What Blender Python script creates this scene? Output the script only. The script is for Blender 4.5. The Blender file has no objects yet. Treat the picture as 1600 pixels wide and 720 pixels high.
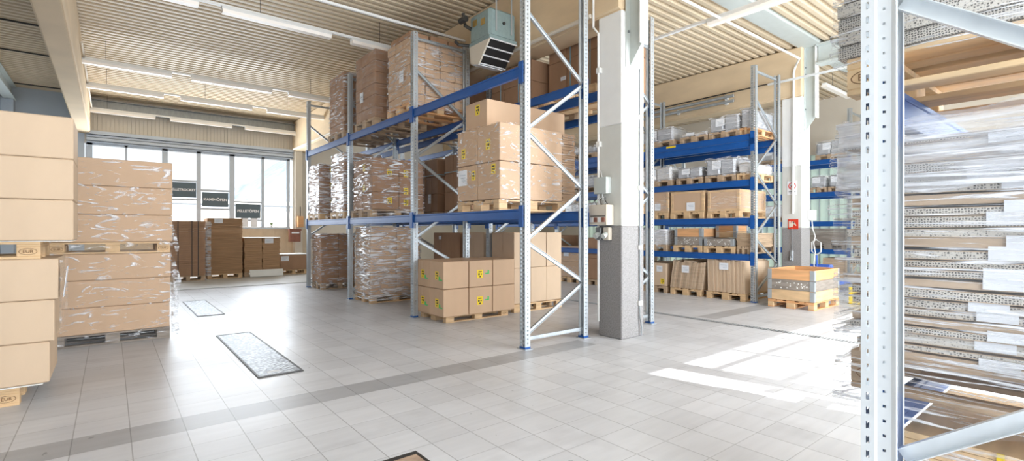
import bpy, math, random
from mathutils import Vector, Matrix, noise
random.seed(7)
sc = bpy.context.scene
COL = sc.collection
PI = math.pi
# ------------------------------------------------------------------ camera, world, light, exposure
cam_d = bpy.data.cameras.new('camera'); cam = bpy.data.objects.new('camera', cam_d); COL.objects.link(cam)
cam_d.sensor_width = 36; cam_d.lens = 780 / 1600 * 36; cam_d.shift_y = 1 / 1600
cam_d.clip_start = 0.05; cam_d.clip_end = 400
cam.location = (0, 0, 1.42); cam.rotation_euler = (PI / 2, 0, math.radians(-38.8))
sc.camera = cam
sc.view_settings.view_transform = 'Standard'; sc.view_settings.look = 'None'
sc.view_settings.gamma = 1; sc.view_settings.use_curve_mapping = False
sc.view_settings.exposure = 0.5
w = bpy.data.worlds.new('sky'); sc.world = w; w.use_nodes = True
bg = w.node_tree.nodes['Background']; bg.inputs[0].default_value = (0.86, 0.93, 1.0, 1); bg.inputs[1].default_value = 1.1

def lamp(name, kind, loc, rot, energy, color=(1, 1, 1), size=None):
    d = bpy.data.lights.new(name, kind); d.energy = energy; d.color = color
    if kind == 'AREA': d.shape = 'RECTANGLE'; d.size, d.size_y = size
    o = bpy.data.objects.new(name, d); COL.objects.link(o); o.location = loc; o.rotation_euler = rot
    return o
EL = math.radians(34); sd = Vector((-0.2 * math.cos(EL), 0.98 * math.cos(EL), -math.sin(EL)))
sun = lamp('sun', 'SUN', (8, -12, 12), sd.to_track_quat('-Z', 'Y').to_euler(), 9.0, (1, 0.98, 0.94)); sun.data.angle = 0.006
# daylight coming in through the glazed gate behind the camera and the window wall in front
lamp('daylight_gate', 'AREA', (8.2, -2.35, 2.4), (PI / 2, 0, 0), 640, (0.86, 0.93, 1), (6.5, 4.2))
lamp('fill_light_left', 'AREA', (1.2, -2.35, 2.6), (PI / 2, 0, 0), 270, (0.86, 0.93, 1), (4.4, 3.6))  # added fill light for the left stacks; the wall behind it is solid
lamp('daylight_window', 'AREA', (2.3, 19.05, 2.9), (-PI / 2, 0, 0), 330, (0.84, 0.92, 1), (5.4, 2.4))
lamp('daylight_glass_wall', 'AREA', (16.45, 6.5, 2.2), (0, PI / 2, 0), 150, (0.97, 1, 0.97), (3.4, 14))

# ------------------------------------------------------------------ materials
def srgb(r, g, b):
    f = lambda c: (c / 255 / 12.92) if c / 255 <= 0.04045 else ((c / 255 + 0.055) / 1.055) ** 2.4
    return (f(r), f(g), f(b), 1)
def N(t, ty, **kw):
    n = t.nodes.new(ty)
    for k, v in kw.items(): setattr(n, k, v)
    return n
def mat(name, col, rough=0.6, metal=0.0, var=0.12, scale=(6, 6, 6), bump=0.0, bscale=40, coat=0.0, col2=None, spec=0.5, emit=0.0, detail=4):
    m = bpy.data.materials.new(name); m.use_nodes = True; t = m.node_tree
    b = t.nodes['Principled BSDF']; b.inputs['Roughness'].default_value = rough; b.inputs['Metallic'].default_value = metal
    b.inputs['Specular IOR Level'].default_value = spec; b.inputs['Coat Weight'].default_value = coat
    tc = N(t, 'ShaderNodeTexCoord'); mp = N(t, 'ShaderNodeMapping'); mp.inputs['Scale'].default_value = scale
    t.links.new(tc.outputs['Object'], mp.inputs['Vector'])
    nz = N(t, 'ShaderNodeTexNoise'); nz.inputs['Scale'].default_value = 1; nz.inputs['Detail'].default_value = detail
    t.links.new(mp.outputs[0], nz.inputs['Vector'])
    cr = N(t, 'ShaderNodeValToRGB'); c = col
    lo = col2 if col2 else tuple(x * (1 - var) for x in c[:3]) + (1,)
    hi = tuple(min(1, x * (1 + var)) for x in c[:3]) + (1,)
    cr.color_ramp.elements[0].position = 0.3; cr.color_ramp.elements[1].position = 0.7
    cr.color_ramp.elements[0].color = lo; cr.color_ramp.elements[1].color = hi
    t.links.new(nz.outputs['Fac'], cr.inputs[0]); t.links.new(cr.outputs[0], b.inputs['Base Color'])
    if bump:
        n2 = N(t, 'ShaderNodeTexNoise'); n2.inputs['Scale'].default_value = bscale
        t.links.new(mp.outputs[0], n2.inputs['Vector'])
        bp = N(t, 'ShaderNodeBump'); bp.inputs['Strength'].default_value = bump; bp.inputs['Distance'].default_value = 0.01
        t.links.new(n2.outputs['Fac'], bp.inputs['Height']); t.links.new(bp.outputs[0], b.inputs['Normal'])
    if emit:
        b.inputs['Emission Color'].default_value = col; b.inputs['Emission Strength'].default_value = emit
    return m
M = {}
M['card'] = mat('tan_cardboard', srgb(208, 176, 146), 0.75, var=0.05, scale=(3, 3, 1.5), spec=0.25)
M['card_pale'] = mat('pale_cardboard', srgb(216, 190, 162), 0.75, var=0.05, scale=(3, 3, 1.5), spec=0.25)
M['card_brown'] = mat('brown_cardboard', srgb(172, 136, 108), 0.75, var=0.08, scale=(4, 4, 2), spec=0.25)
M['card_grey'] = mat('grey_brown_cardboard', srgb(200, 176, 150), 0.8, var=0.12, scale=(3, 3, 30), spec=0.2)
M['card_edge'] = mat('stacked_cardboard_edges', srgb(182, 146, 112), 0.85, var=0.22, scale=(2, 2, 90), spec=0.15)
M['tape'] = mat('brown_parcel_tape', srgb(206, 172, 138), 0.3, var=0.04)
M['wood'] = mat('fresh_pallet_wood', srgb(218, 184, 142), 0.7, var=0.16, scale=(2.5, 2.5, 14), bump=0.15)
M['wood_orange'] = mat('orange_pine', srgb(222, 168, 118), 0.65, var=0.15, scale=(2, 2, 16), bump=0.1)
M['wood_pine'] = mat('streaky_pine_boards', srgb(236, 204, 160), 0.7, var=0.14, scale=(2.5, 18, 14), bump=0.15)
M['wood_old'] = mat('weathered_pallet_wood', srgb(186, 160, 132), 0.8, var=0.25, scale=(3, 3, 18), bump=0.25)
M['wood_grey'] = mat('grey_weathered_wood', srgb(150, 140, 130), 0.85, var=0.25, scale=(3, 3, 22), bump=0.25)
M['galv'] = mat('galvanised_steel', srgb(186, 192, 196), 0.45, 0.6, var=0.1, scale=(14, 14, 5))
M['galv_light'] = mat('bright_galvanised_steel', srgb(232, 236, 238), 0.4, 0.3, var=0.05, scale=(9, 9, 3))
M['frame'] = mat('blue_grey_window_frame', srgb(196, 205, 216), 0.5, var=0.03)
M['galv_dark'] = mat('dull_zinc_steel', srgb(150, 154, 156), 0.45, 0.6, var=0.1, scale=(14, 14, 5))
M['blue'] = mat('blue_powder_coat', srgb(18, 84, 158), 0.42, 0.0, var=0.06)
M['blue2'] = mat('bright_blue_plastic', srgb(70, 110, 205), 0.4, var=0.05)
M['conc'] = mat('beige_concrete', srgb(222, 198, 164), 0.85, var=0.07, scale=(1.2, 1.2, 4), bump=0.1)
M['wallp'] = mat('beige_plaster', srgb(220, 210, 194), 0.85, var=0.05, scale=(1, 1, 1))
M['wall_grey'] = mat('blue_grey_plaster', srgb(196, 204, 212), 0.85, var=0.05, scale=(1, 1, 1))
M['wall_white'] = mat('white_plaster', srgb(226, 224, 218), 0.85, var=0.04, scale=(1, 1, 1))
M['roof'] = mat('cream_trapezoid_sheet', srgb(214, 196, 168), 0.5, 0.0, var=0.05, scale=(0.7, 5, 1), spec=0.4)
M['white'] = mat('white_lacquer', srgb(238, 238, 236), 0.45, var=0.02)
M['colgrey'] = mat('light_grey_paint', srgb(214, 214, 208), 0.6, var=0.03)
M['coldark'] = mat('speckled_grey_paint', srgb(150, 147, 146), 0.75, var=0.22, scale=(60, 60, 60))
M['lamp'] = mat('prismatic_diffuser', srgb(250, 242, 232), 0.35, var=0.02, emit=0.03)
M['steelgrey'] = mat('grey_green_painted_steel', srgb(196, 202, 198), 0.5, var=0.04)
M['heater'] = mat('hammered_green_grey_enamel', srgb(140, 160, 160), 0.45, var=0.08, scale=(20, 20, 20))
M['black'] = mat('painted_opening_shade', srgb(26, 24, 24), 0.7, var=0.1)
M['darkm'] = mat('dark_metal', srgb(64, 62, 60), 0.5, 0.4, var=0.15)
M['brass'] = mat('yellowed_brass', srgb(190, 160, 96), 0.45, 0.5, var=0.2)
M['sign'] = mat('slate_banner', srgb(92, 108, 118), 0.6, var=0.03)
M['yellow'] = mat('yellow_label', srgb(246, 214, 40), 0.5, var=0.03)
M['paper'] = mat('white_paper', srgb(238, 240, 244), 0.6, var=0.02)
M['green'] = mat('green_marker', srgb(70, 200, 110), 0.6, var=0.03)
M['red'] = mat('red_sign_enamel', srgb(216, 62, 40), 0.45, var=0.03)
M['ink'] = mat('dark_print', srgb(50, 44, 40), 0.7, var=0.05)
M['stamp'] = mat('burnt_stamp', srgb(128, 92, 60), 0.8, var=0.05)
M['greywrap'] = mat('grey_wrapped_board', srgb(176, 178, 182), 0.3, var=0.14, scale=(6, 6, 10), bump=0.5, bscale=5, coat=0.5)
M['palewrap'] = mat('pale_wrapped_board', srgb(214, 212, 210), 0.3, var=0.1, scale=(5, 5, 12), bump=0.5, bscale=5, coat=0.5)
M['rust'] = mat('rusty_plate', srgb(186, 160, 140), 0.7, 0.1, var=0.2, scale=(9, 9, 9), bump=0.3)
M['redbrown'] = mat('red_brown_box', srgb(138, 88, 70), 0.6, var=0.15)
M['strap'] = mat('dark_strapping', srgb(70, 60, 54), 0.5, var=0.05)
M['bluestrap'] = mat('light_blue_strapping', srgb(150, 185, 200), 0.4, var=0.05)
M['foam'] = mat('white_foam', srgb(240, 240, 236), 0.8, var=0.02)
M['tilewall'] = mat('beige_wall_tile', srgb(214, 194, 166), 0.6, var=0.05)
M['concfloor'] = mat('grey_screed', srgb(196, 196, 194), 0.5, var=0.06, scale=(2, 2, 2))
M['outside'] = mat('pale_yard', srgb(220, 218, 212), 0.9, var=0.05)
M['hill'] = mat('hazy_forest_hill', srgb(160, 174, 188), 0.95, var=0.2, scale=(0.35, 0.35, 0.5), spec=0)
M['roofdark'] = mat('grey_roof', srgb(150, 158, 170), 0.8, var=0.05)
M['cable'] = mat('white_cable', srgb(226, 226, 224), 0.5, var=0.02)
M['leaf'] = mat('green_leaf', srgb(120, 150, 100), 0.6, var=0.2, scale=(30, 30, 30))

def film_mat(name, lo, hi, tint=(0.95, 0.96, 1.0, 1), scale=(2.5, 2.5, 26), a0=0.45, a1=0.72, distort=1.5):
    m = bpy.data.materials.new(name); m.use_nodes = True; t = m.node_tree
    b = t.nodes['Principled BSDF']; b.inputs['Base Color'].default_value = tint
    b.inputs['Roughness'].default_value = 0.12; b.inputs['Specular IOR Level'].default_value = 0.8
    tc = N(t, 'ShaderNodeTexCoord'); mp = N(t, 'ShaderNodeMapping'); mp.inputs['Scale'].default_value = scale; mp.inputs['Rotation'].default_value = (0.12, 0.1, 0)
    nz = N(t, 'ShaderNodeTexNoise'); nz.inputs['Scale'].default_value = 1; nz.inputs['Detail'].default_value = 5; nz.inputs['Distortion'].default_value = distort
    rg = N(t, 'ShaderNodeMapRange'); rg.inputs['From Min'].default_value = a0; rg.inputs['From Max'].default_value = a1
    rg.inputs['To Min'].default_value = lo; rg.inputs['To Max'].default_value = hi
    bp = N(t, 'ShaderNodeBump'); bp.inputs['Strength'].default_value = 0.7; bp.inputs['Distance'].default_value = 0.02
    t.links.new(tc.outputs['Object'], mp.inputs[0]); t.links.new(mp.outputs[0], nz.inputs['Vector'])
    t.links.new(nz.outputs['Fac'], rg.inputs[0]); t.links.new(rg.outputs[0], b.inputs['Alpha'])  # opacity noise: milky film, with white highlights painted in as denser patches
    t.links.new(nz.outputs['Fac'], bp.inputs['Height']); t.links.new(bp.outputs[0], b.inputs['Normal'])
    return m
M['film'] = film_mat('clear_stretch_film', 0.02, 0.8, scale=(1.8, 1.8, 13), a0=0.51, a1=0.66, distort=2.5)
M['film_thin'] = film_mat('thin_stretch_film', 0.02, 0.5, a0=0.5, a1=0.8)
M['film_heavy'] = film_mat('dense_stretch_film', 0.06, 0.92, scale=(1.6, 1.6, 13), a0=0.46, a1=0.6, distort=2.5)
M['film_sharp'] = film_mat('glossy_tight_film', 0.05, 0.85, scale=(1.2, 1.2, 42), a0=0.54, a1=0.64, distort=2.5)
M['film_big'] = film_mat('loosely_wound_film', 0.02, 0.75, scale=(2.2, 2.2, 8), a0=0.56, a1=0.7, distort=3.5)
M['film_white'] = film_mat('milky_stretch_film', 0.2, 0.8, scale=(1.6, 1.6, 22), a0=0.38, a1=0.68)

def glass_mat(name, col, alpha):
    m = bpy.data.materials.new(name); m.use_nodes = True; t = m.node_tree
    b = t.nodes['Principled BSDF']; b.inputs['Base Color'].default_value = col
    b.inputs['Roughness'].default_value = 0.03; b.inputs['Alpha'].default_value = alpha
    return m
M['glass'] = glass_mat('window_glass', (0.9, 0.95, 1, 1), 0.08)
def uglass():
    m = bpy.data.materials.new('profiled_frosted_glass'); m.use_nodes = True; t = m.node_tree
    b = t.nodes['Principled BSDF']; t.nodes.remove(b); out = t.nodes['Material Output']
    d = N(t, 'ShaderNodeBsdfDiffuse'); d.inputs[0].default_value = srgb(222, 230, 220)
    tr = N(t, 'ShaderNodeBsdfTranslucent'); tr.inputs[0].default_value = srgb(222, 232, 222)
    mx = N(t, 'ShaderNodeMixShader'); mx.inputs[0].default_value = 0.5
    t.links.new(d.outputs[0], mx.inputs[1]); t.links.new(tr.outputs[0], mx.inputs[2]); t.links.new(mx.outputs[0], out.inputs[0])
    return m
M['uglass'] = uglass()

def floor_mat():
    m = bpy.data.materials.new('glazed_floor_tiles'); m.use_nodes = True; t = m.node_tree
    b = t.nodes['Principled BSDF']
    tc = N(t, 'ShaderNodeTexCoord'); sx = N(t, 'ShaderNodeSeparateXYZ'); t.links.new(tc.outputs['Object'], sx.inputs[0])
    def mth(op, a, bb=None, cl=False):
        n = N(t, 'ShaderNodeMath', operation=op); n.use_clamp = cl
        for i, v in enumerate((a, bb)):
            if v is None: continue
            if isinstance(v, (int, float)): n.inputs[i].default_value = v
            else: t.links.new(v, n.inputs[i])
        return n.outputs[0]
    px = mth('DIVIDE', mth('ADD', sx.outputs[0], 9.39 - 2.30), 0.313)
    py = mth('DIVIDE', mth('ADD', sx.outputs[1], 9.6 - 1.98), 0.32)
    def line(p, wd):
        fr = mth('FRACT', p); d = mth('MINIMUM', fr, mth('SUBTRACT', 1.0, fr))
        return mth('LESS_THAN', d, wd)
    g = mth('MAXIMUM', line(px, 0.011), mth('MULTIPLY', line(py, 0.009), 0.75))
    cid = N(t, 'ShaderNodeCombineXYZ'); t.links.new(mth('FLOOR', px), cid.inputs[0]); t.links.new(mth('FLOOR', py), cid.inputs[1])
    wn = N(t, 'ShaderNodeTexWhiteNoise', noise_dimensions='2D'); t.links.new(cid.outputs[0], wn.inputs['Vector'])
    def noise_n(scale, sc3=None, detail=5):
        nz = N(t, 'ShaderNodeTexNoise'); nz.inputs['Scale'].default_value = scale; nz.inputs['Detail'].default_value = detail
        if sc3:
            mp = N(t, 'ShaderNodeMapping'); mp.inputs['Scale'].default_value = sc3
            t.links.new(tc.outputs['Object'], mp.inputs[0]); t.links.new(mp.outputs[0], nz.inputs['Vector'])
        else: t.links.new(tc.outputs['Object'], nz.inputs['Vector'])
        return nz.outputs['Fac']
    n1 = noise_n(0.9); n2 = noise_n(1, (1.5, 14, 1)); n3 = noise_n(7, None, 3)
    val = mth('ADD', 0.66, mth('MULTIPLY', mth('SUBTRACT', wn.outputs[0], 0.5), 0.07))
    val = mth('ADD', val, mth('MULTIPLY', mth('SUBTRACT', n1, 0.5), 0.22))
    val = mth('ADD', val, mth('MULTIPLY', mth('SUBTRACT', n2, 0.5), 0.16))
    # dark flecks of dirt
    val = mth('SUBTRACT', val, mth('MULTIPLY', mth('GREATER_THAN', n3, 0.735), 0.25))
    n4 = noise_n(2.2, None, 6); val = mth('SUBTRACT', val, mth('MULTIPLY', mth('MULTIPLY', mth('SUBTRACT', n4, 0.56), 4.0, True), 0.12))
    # the band of darker tiles that crosses the hall
    band = mth('MULTIPLY', mth('GREATER_THAN', sx.outputs[1], 4.22), mth('LESS_THAN', sx.outputs[1], 4.54))
    bx = mth('MULTIPLY', band, mth('MAXIMUM', mth('LESS_THAN', sx.outputs[0], 4.75), mth('GREATER_THAN', sx.outputs[0], 7.6)))
    val = mth('MULTIPLY', val, mth('SUBTRACT', 1.0, mth('MULTIPLY', bx, 0.36)))
    val = mth('MULTIPLY', val, mth('SUBTRACT', 1.0, mth('MULTIPLY', g, 0.42)), True)
    cmb = N(t, 'ShaderNodeCombineColor')
    t.links.new(mth('MULTIPLY', val, 0.975), cmb.inputs[0]); t.links.new(mth('MULTIPLY', val, 0.995), cmb.inputs[1]); t.links.new(mth('MULTIPLY', val, 1.05), cmb.inputs[2])
    t.links.new(cmb.outputs[0], b.inputs['Base Color'])
    rr = mth('ADD', 0.24, mth('MULTIPLY', n1, 0.25)); t.links.new(rr, b.inputs['Roughness'])
    bp = N(t, 'ShaderNodeBump'); bp.inputs['Strength'].default_value = 0.12; bp.inputs['Distance'].default_value = 0.003
    t.links.new(mth('SUBTRACT', n2, g), bp.inputs['Height']); t.links.new(bp.outputs[0], b.inputs['Normal'])
    return m
M['floor'] = floor_mat()
def grate_mat():
    m = bpy.data.materials.new('chequered_steel_plate'); m.use_nodes = True; t = m.node_tree
    b = t.nodes['Principled BSDF']; b.inputs['Metallic'].default_value = 0.4; b.inputs['Roughness'].default_value = 0.4
    tc = N(t, 'ShaderNodeTexCoord'); vo = N(t, 'ShaderNodeTexVoronoi'); vo.inputs['Scale'].default_value = 26
    t.links.new(tc.outputs['Object'], vo.inputs['Vector'])
    cr = N(t, 'ShaderNodeValToRGB'); cr.color_ramp.elements[0].color = srgb(196, 200, 204); cr.color_ramp.elements[1].color = srgb(118, 122, 128)
    cr.color_ramp.elements[0].position = 0.15; cr.color_ramp.elements[1].position = 0.6
    bp = N(t, 'ShaderNodeBump'); bp.inputs['Strength'].default_value = 0.6; bp.inputs['Distance'].default_value = -0.006
    t.links.new(vo.outputs['Distance'], cr.inputs[0]); t.links.new(cr.outputs[0], b.inputs['Base Color'])
    t.links.new(vo.outputs['Distance'], bp.inputs['Height']); t.links.new(bp.outputs[0], b.inputs['Normal'])
    return m
M['grate'] = grate_mat()
def honeycomb_mat():
    m = bpy.data.materials.new('paper_honeycomb_edge'); m.use_nodes = True; t = m.node_tree
    b = t.nodes['Principled BSDF']; b.inputs['Roughness'].default_value = 0.85
    tc = N(t, 'ShaderNodeTexCoord'); vo = N(t, 'ShaderNodeTexVoronoi', feature='DISTANCE_TO_EDGE'); vo.inputs['Scale'].default_value = 120; vo.inputs['Randomness'].default_value = 0.5
    t.links.new(tc.outputs['Object'], vo.inputs['Vector'])
    cr = N(t, 'ShaderNodeValToRGB'); cr.color_ramp.elements[1].color = srgb(92, 88, 84); cr.color_ramp.elements[0].color = srgb(214, 208, 198)
    cr.color_ramp.elements[0].position = 0.1; cr.color_ramp.elements[1].position = 0.28
    t.links.new(vo.outputs['Distance'], cr.inputs[0]); t.links.new(cr.outputs[0], b.inputs['Base Color'])
    return m
M['honey'] = honeycomb_mat()

# ------------------------------------------------------------------ mesh helpers
class MB:
    def __init__(s): s.v = []; s.f = []; s.m = []
    def add(s, vs, fs, m=0):
        o = len(s.v); s.v += [tuple(p) for p in vs]; s.f += [tuple(i + o for i in q) for q in fs]; s.m += [m] * len(fs)
    def box(s, x0, x1, y0, y1, z0, z1, m=0, bev=0.0):
        if bev <= 0:
            vs = [(x, y, z) for z in (z0, z1) for y in (y0, y1) for x in (x0, x1)]
            s.add(vs, [(0, 2, 3, 1), (4, 5, 7, 6), (0, 1, 5, 4), (2, 6, 7, 3), (0, 4, 6, 2), (1, 3, 7, 5)], m); return s
        b = min(bev, (x1 - x0) / 2.1, (y1 - y0) / 2.1, (z1 - z0) / 2.1)
        cx, cy, cz = (x0 + x1) / 2, (y0 + y1) / 2, (z0 + z1) / 2; hx, hy, hz = (x1 - x0) / 2, (y1 - y0) / 2, (z1 - z0) / 2
        vs = []; idx = {}
        for a in range(3):
            for sx in (-1, 1):
                for sy in (-1, 1):
                    for sz in (-1, 1):
                        h = [hx - b, hy - b, hz - b]; h[a] += b
                        idx[(a, sx, sy, sz)] = len(vs); vs.append((cx + sx * h[0], cy + sy * h[1], cz + sz * h[2]))
        fs = []
        for a in range(3):
            for g in (-1, 1):
                q = []
                for u, v in ((-1, -1), (1, -1), (1, 1), (-1, 1)):
                    k = [u, v]; k.insert(a, g); q.append(idx[(a, *k)])
                if (g < 0) != (a == 1): q.reverse()
                fs.append(tuple(q))
        for a, c in ((0, 1), (0, 2), (1, 2)):
            o = 3 - a - c
            for ga in (-1, 1):
                for gc in (-1, 1):
                    q = []
                    for ax, so in ((a, -1), (a, 1), (c, 1), (c, -1)):
                        k = [0, 0, 0]; k[a] = ga; k[c] = gc; k[o] = so; q.append(idx[(ax, *k)])
                    n = [0, 0, 0]; n[a] = ga; n[c] = gc
                    p = [Vector(vs[i]) for i in q]
                    if (p[1] - p[0]).cross(p[2] - p[0]).dot(Vector(n)) < 0: q.reverse()
                    fs.append(tuple(q))
        for sx in (-1, 1):
            for sy in (-1, 1):
                for sz in (-1, 1):
                    q = [idx[(a, sx, sy, sz)] for a in range(3)]
                    p = [Vector(vs[i]) for i in q]
                    if (p[1] - p[0]).cross(p[2] - p[0]).dot(Vector((sx, sy, sz))) < 0: q.reverse()
                    fs.append(tuple(q))
        s.add(vs, fs, m); return s
    def obox(s, c, size, R=None, m=0, bev=0.0):
        t = MB(); hx, hy, hz = (k / 2 for k in size); t.box(-hx, hx, -hy, hy, -hz, hz, 0, bev)
        R = R or Matrix.Identity(3); c = Vector(c)
        s.add([tuple(R @ Vector(p) + c) for p in t.v], t.f, m); return s
    def bar(s, p, q, w_, h_, m=0, up=(0, 0, 1)):
        p, q = Vector(p), Vector(q); d = (q - p); L = d.length; d.normalize(); u = Vector(up)
        if abs(d.dot(u)) > 0.98: u = Vector((0, 1, 0))
        x = d.cross(u).normalized(); z = x.cross(d)
        R = Matrix((x, d, z)).transposed(); s.obox((p + q) / 2, (w_, L, h_), R, m); return s
    def tube(s, pts, r, n=8, m=0, cap=True):
        pts = [Vector(p) for p in pts]; rings = []
        for i, p in enumerate(pts):
            d = (pts[min(i + 1, len(pts) - 1)] - pts[max(i - 1, 0)]).normalized()
            u = Vector((0, 0, 1)) if abs(d.z) < 0.9 else Vector((0, 1, 0))
            x = d.cross(u).normalized(); y = x.cross(d)
            rr = r[i] if isinstance(r, (list, tuple)) else r
            rings.append([p + x * math.cos(2 * PI * k / n) * rr + y * math.sin(2 * PI * k / n) * rr for k in range(n)])
        vs = [tuple(v) for ring in rings for v in ring]; fs = []
        for i in range(len(pts) - 1):
            for k in range(n):
                fs.append((i * n + k, (i + 1) * n + k, (i + 1) * n + (k + 1) % n, i * n + (k + 1) % n))
        if cap: fs += [tuple(range(n)), tuple(reversed(range((len(pts) - 1) * n, len(pts) * n)))]
        s.add(vs, fs, m); return s
    def prism(s, poly, a, b, axis='y', m=0):
        # poly of 2-D points; axis y: poly in (x,z); axis x: (y,z); axis z: (x,y)
        n = len(poly)
        def pt(q, t): return {'y': (q[0], t, q[1]), 'x': (t, q[0], q[1]), 'z': (q[0], q[1], t)}[axis]
        vs = [pt(q, a) for q in poly] + [pt(q, b) for q in poly]
        fs = [tuple(range(n)), tuple(reversed(range(n, 2 * n)))] + [(i, i + n, (i + 1) % n + n, (i + 1) % n) for i in range(n)]
        s.add(vs, fs, m); return s
    def quad(s, a, b, c, d, m=0): s.add([a, b, c, d], [(0, 1, 2, 3)], m); return s
    def mesh(s, name, mats, smooth=False):
        me = bpy.data.meshes.new(name); me.from_pydata(s.v, [], s.f)
        if not isinstance(mats, (list, tuple)): mats = [mats]
        for x in mats: me.materials.append(M[x])
        if any(s.m): me.polygons.foreach_set('material_index', s.m)
        if smooth: me.polygons.foreach_set('use_smooth', [True] * len(s.f))
        me.update(); return me
    def build(s, name, mats, parent=None, loc=None, smooth=False):
        me = s.mesh(name, mats, smooth); o = bpy.data.objects.new(name, me); COL.objects.link(o)
        if loc:
            me.transform(Matrix.Translation(-Vector(loc))); o.location = loc
        if parent: o.parent = parent
        return o
def link(name, me, parent=None, loc=(0, 0, 0), rz=0):
    o = bpy.data.objects.new(name, me); COL.objects.link(o); o.location = loc; o.rotation_euler = (0, 0, rz)
    if parent: o.parent = parent
    return o
def tag(o, label=None, cat=None, group=None, kind=None):
    for k, v in (('label', label), ('category', cat), ('group', group), ('kind', kind)):
        if v: o[k] = v
    return o
def thing(name, label, cat, loc=(0, 0, 0), rz=0, group=None):
    o = bpy.data.objects.new(name, None); COL.objects.link(o); o.location = loc; o.rotation_euler = (0, 0, rz)
    o.empty_display_size = 0.1
    return tag(o, label, cat, group)
def copy_tree(o, parent=None):
    c = o.copy(); COL.objects.link(c)
    if parent: c.parent = parent
    for ch in list(o.children): copy_tree(ch, c)
    return c
def struct(name, mb, mats, label=None, loc=None):
    o = mb.build(name, mats, loc=loc); o['kind'] = 'structure'
    if label: o['label'] = label
    return o
def text_mesh(body, size, mname, extrude=0.0008, bold=0.0):
    cu = bpy.data.curves.new('lettering', 'FONT'); cu.body = body; cu.size = size; cu.align_x = 'CENTER'; cu.align_y = 'CENTER'; cu.extrude = extrude; cu.offset = bold
    o = bpy.data.objects.new('lettering', cu); COL.objects.link(o)
    dg = bpy.context.evaluated_depsgraph_get(); me = bpy.data.meshes.new_from_object(o.evaluated_get(dg))
    bpy.data.objects.remove(o); me.materials.clear(); me.materials.append(M[mname]); return me

# ------------------------------------------------------------------ the hall
XL, XR, YB, YF, ZC = -2.8, 16.8, -2.6, 19.3, 5.4
fl = MB().box(XL - 0.2, XR + 0.2, YB - 0.2, 14.3, -0.2, 0); struct('floor', fl, 'floor', 'grey glazed floor tiles of the hall')
fl = MB().box(XL - 0.2, XR + 0.2, 14.42, YF, -0.2, 0.004); struct('floor_screed', fl, 'concfloor', 'plain grey floor strip along the window wall')
fl = MB().box(XL - 0.2, XR + 0.2, 14.3, 14.42, -0.2, -0.012); struct('floor_channel', fl, 'darkm', 'dark channel between tiles and screed')
# corrugated ceiling (ribs run along X)
cm = MB(); per = 0.178; y = YB - 0.2; prof = []
while y < YF + 0.25:
    prof += [(y, ZC), (y + 0.075, ZC), (y + 0.09, ZC + 0.075), (y + 0.155, ZC + 0.075)]; y += per
prof.append((y, ZC))
vs = [(XL - 0.2, a, b) for a, b in prof] + [(XR + 0.2, a, b) for a, b in prof]; n = len(prof)
cm.add(vs, [(i, i + n, i + n + 1, i + 1) for i in range(n - 1)])
cm.box(XL - 0.2, XR + 0.2, YB - 0.2, YF + 0.2, ZC + 0.1, ZC + 0.2)
struct('ceiling', cm, 'roof', 'cream trapezoidal sheet roof seen from below')
for i, yy in enumerate((4.32, 13.25, 15.4, 18.75)):
    b = MB().box(XL if i else 6.0, -0.82 if i else XR, yy - (0.2 if i == 0 else 0.012), yy + (0.2 if i == 0 else 0.012), ZC - 0.03, ZC + 0.06)
    struct('trim_%d' % (i + 1), b, 'steelgrey' if i == 0 else 'darkm', 'steel strip across the roof sheets')
# walls
def wallbox(name, mats, label, *bx):
    m = MB()
    for q in bx: m.box(*q)
    return struct(name, m, mats, label)
wallbox('wall_left', 'wall_grey', 'blue grey wall beyond the stacks', (XL - 0.2, XL, YB, YF, 0, ZC))
wallbox('wall_right', 'wallp', 'beige wall with frosted glass strip', (XR, XR + 0.2, YB, YF, 0, 0.25), (XR, XR + 0.2, YB, YF, 3.75, ZC), (XR, XR + 0.2, 16, YF, 0.25, 3.75), (XR, XR + 0.2, YB, 0.0, 0.25, 3.75))
gx = [5.31, 5.69, 5.95, 6.97, 8.08, 9.2, 10.3, 11.4]
wallbox('wall_back', 'wall_white', 'white wall behind the camera', (XL, 5.2, YB - 0.2, YB, 0, ZC), (11.4, XR, YB - 0.2, YB, 0, ZC), (5.2, 11.4, YB - 0.2, YB, 4.0, ZC))
g = MB()
for a, b in ((5.225, 5.33), (5.69, 5.95), (6.94, 7.0), (8.05, 8.11), (9.17, 9.23), (10.27, 10.33), (11.36, 11.44)): g.box(a, b, YB - 0.14, YB - 0.04, 0, 4.0)
for z in (0.0, 0.5, 0.94, 1.4, 1.86, 2.33, 2.79, 3.25, 3.68): g.box(5.95, 11.4, YB - 0.115, YB - 0.075, z, z + 0.05)
struct('window_2', g, 'steelgrey', 'glazed gate frame')
g = MB().box(5.31, 11.4, YB - 0.1, YB - 0.095, 0.0, 0.5); struct('trim_9', g, 'steelgrey', 'kick panel of the glazed gate')
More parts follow.
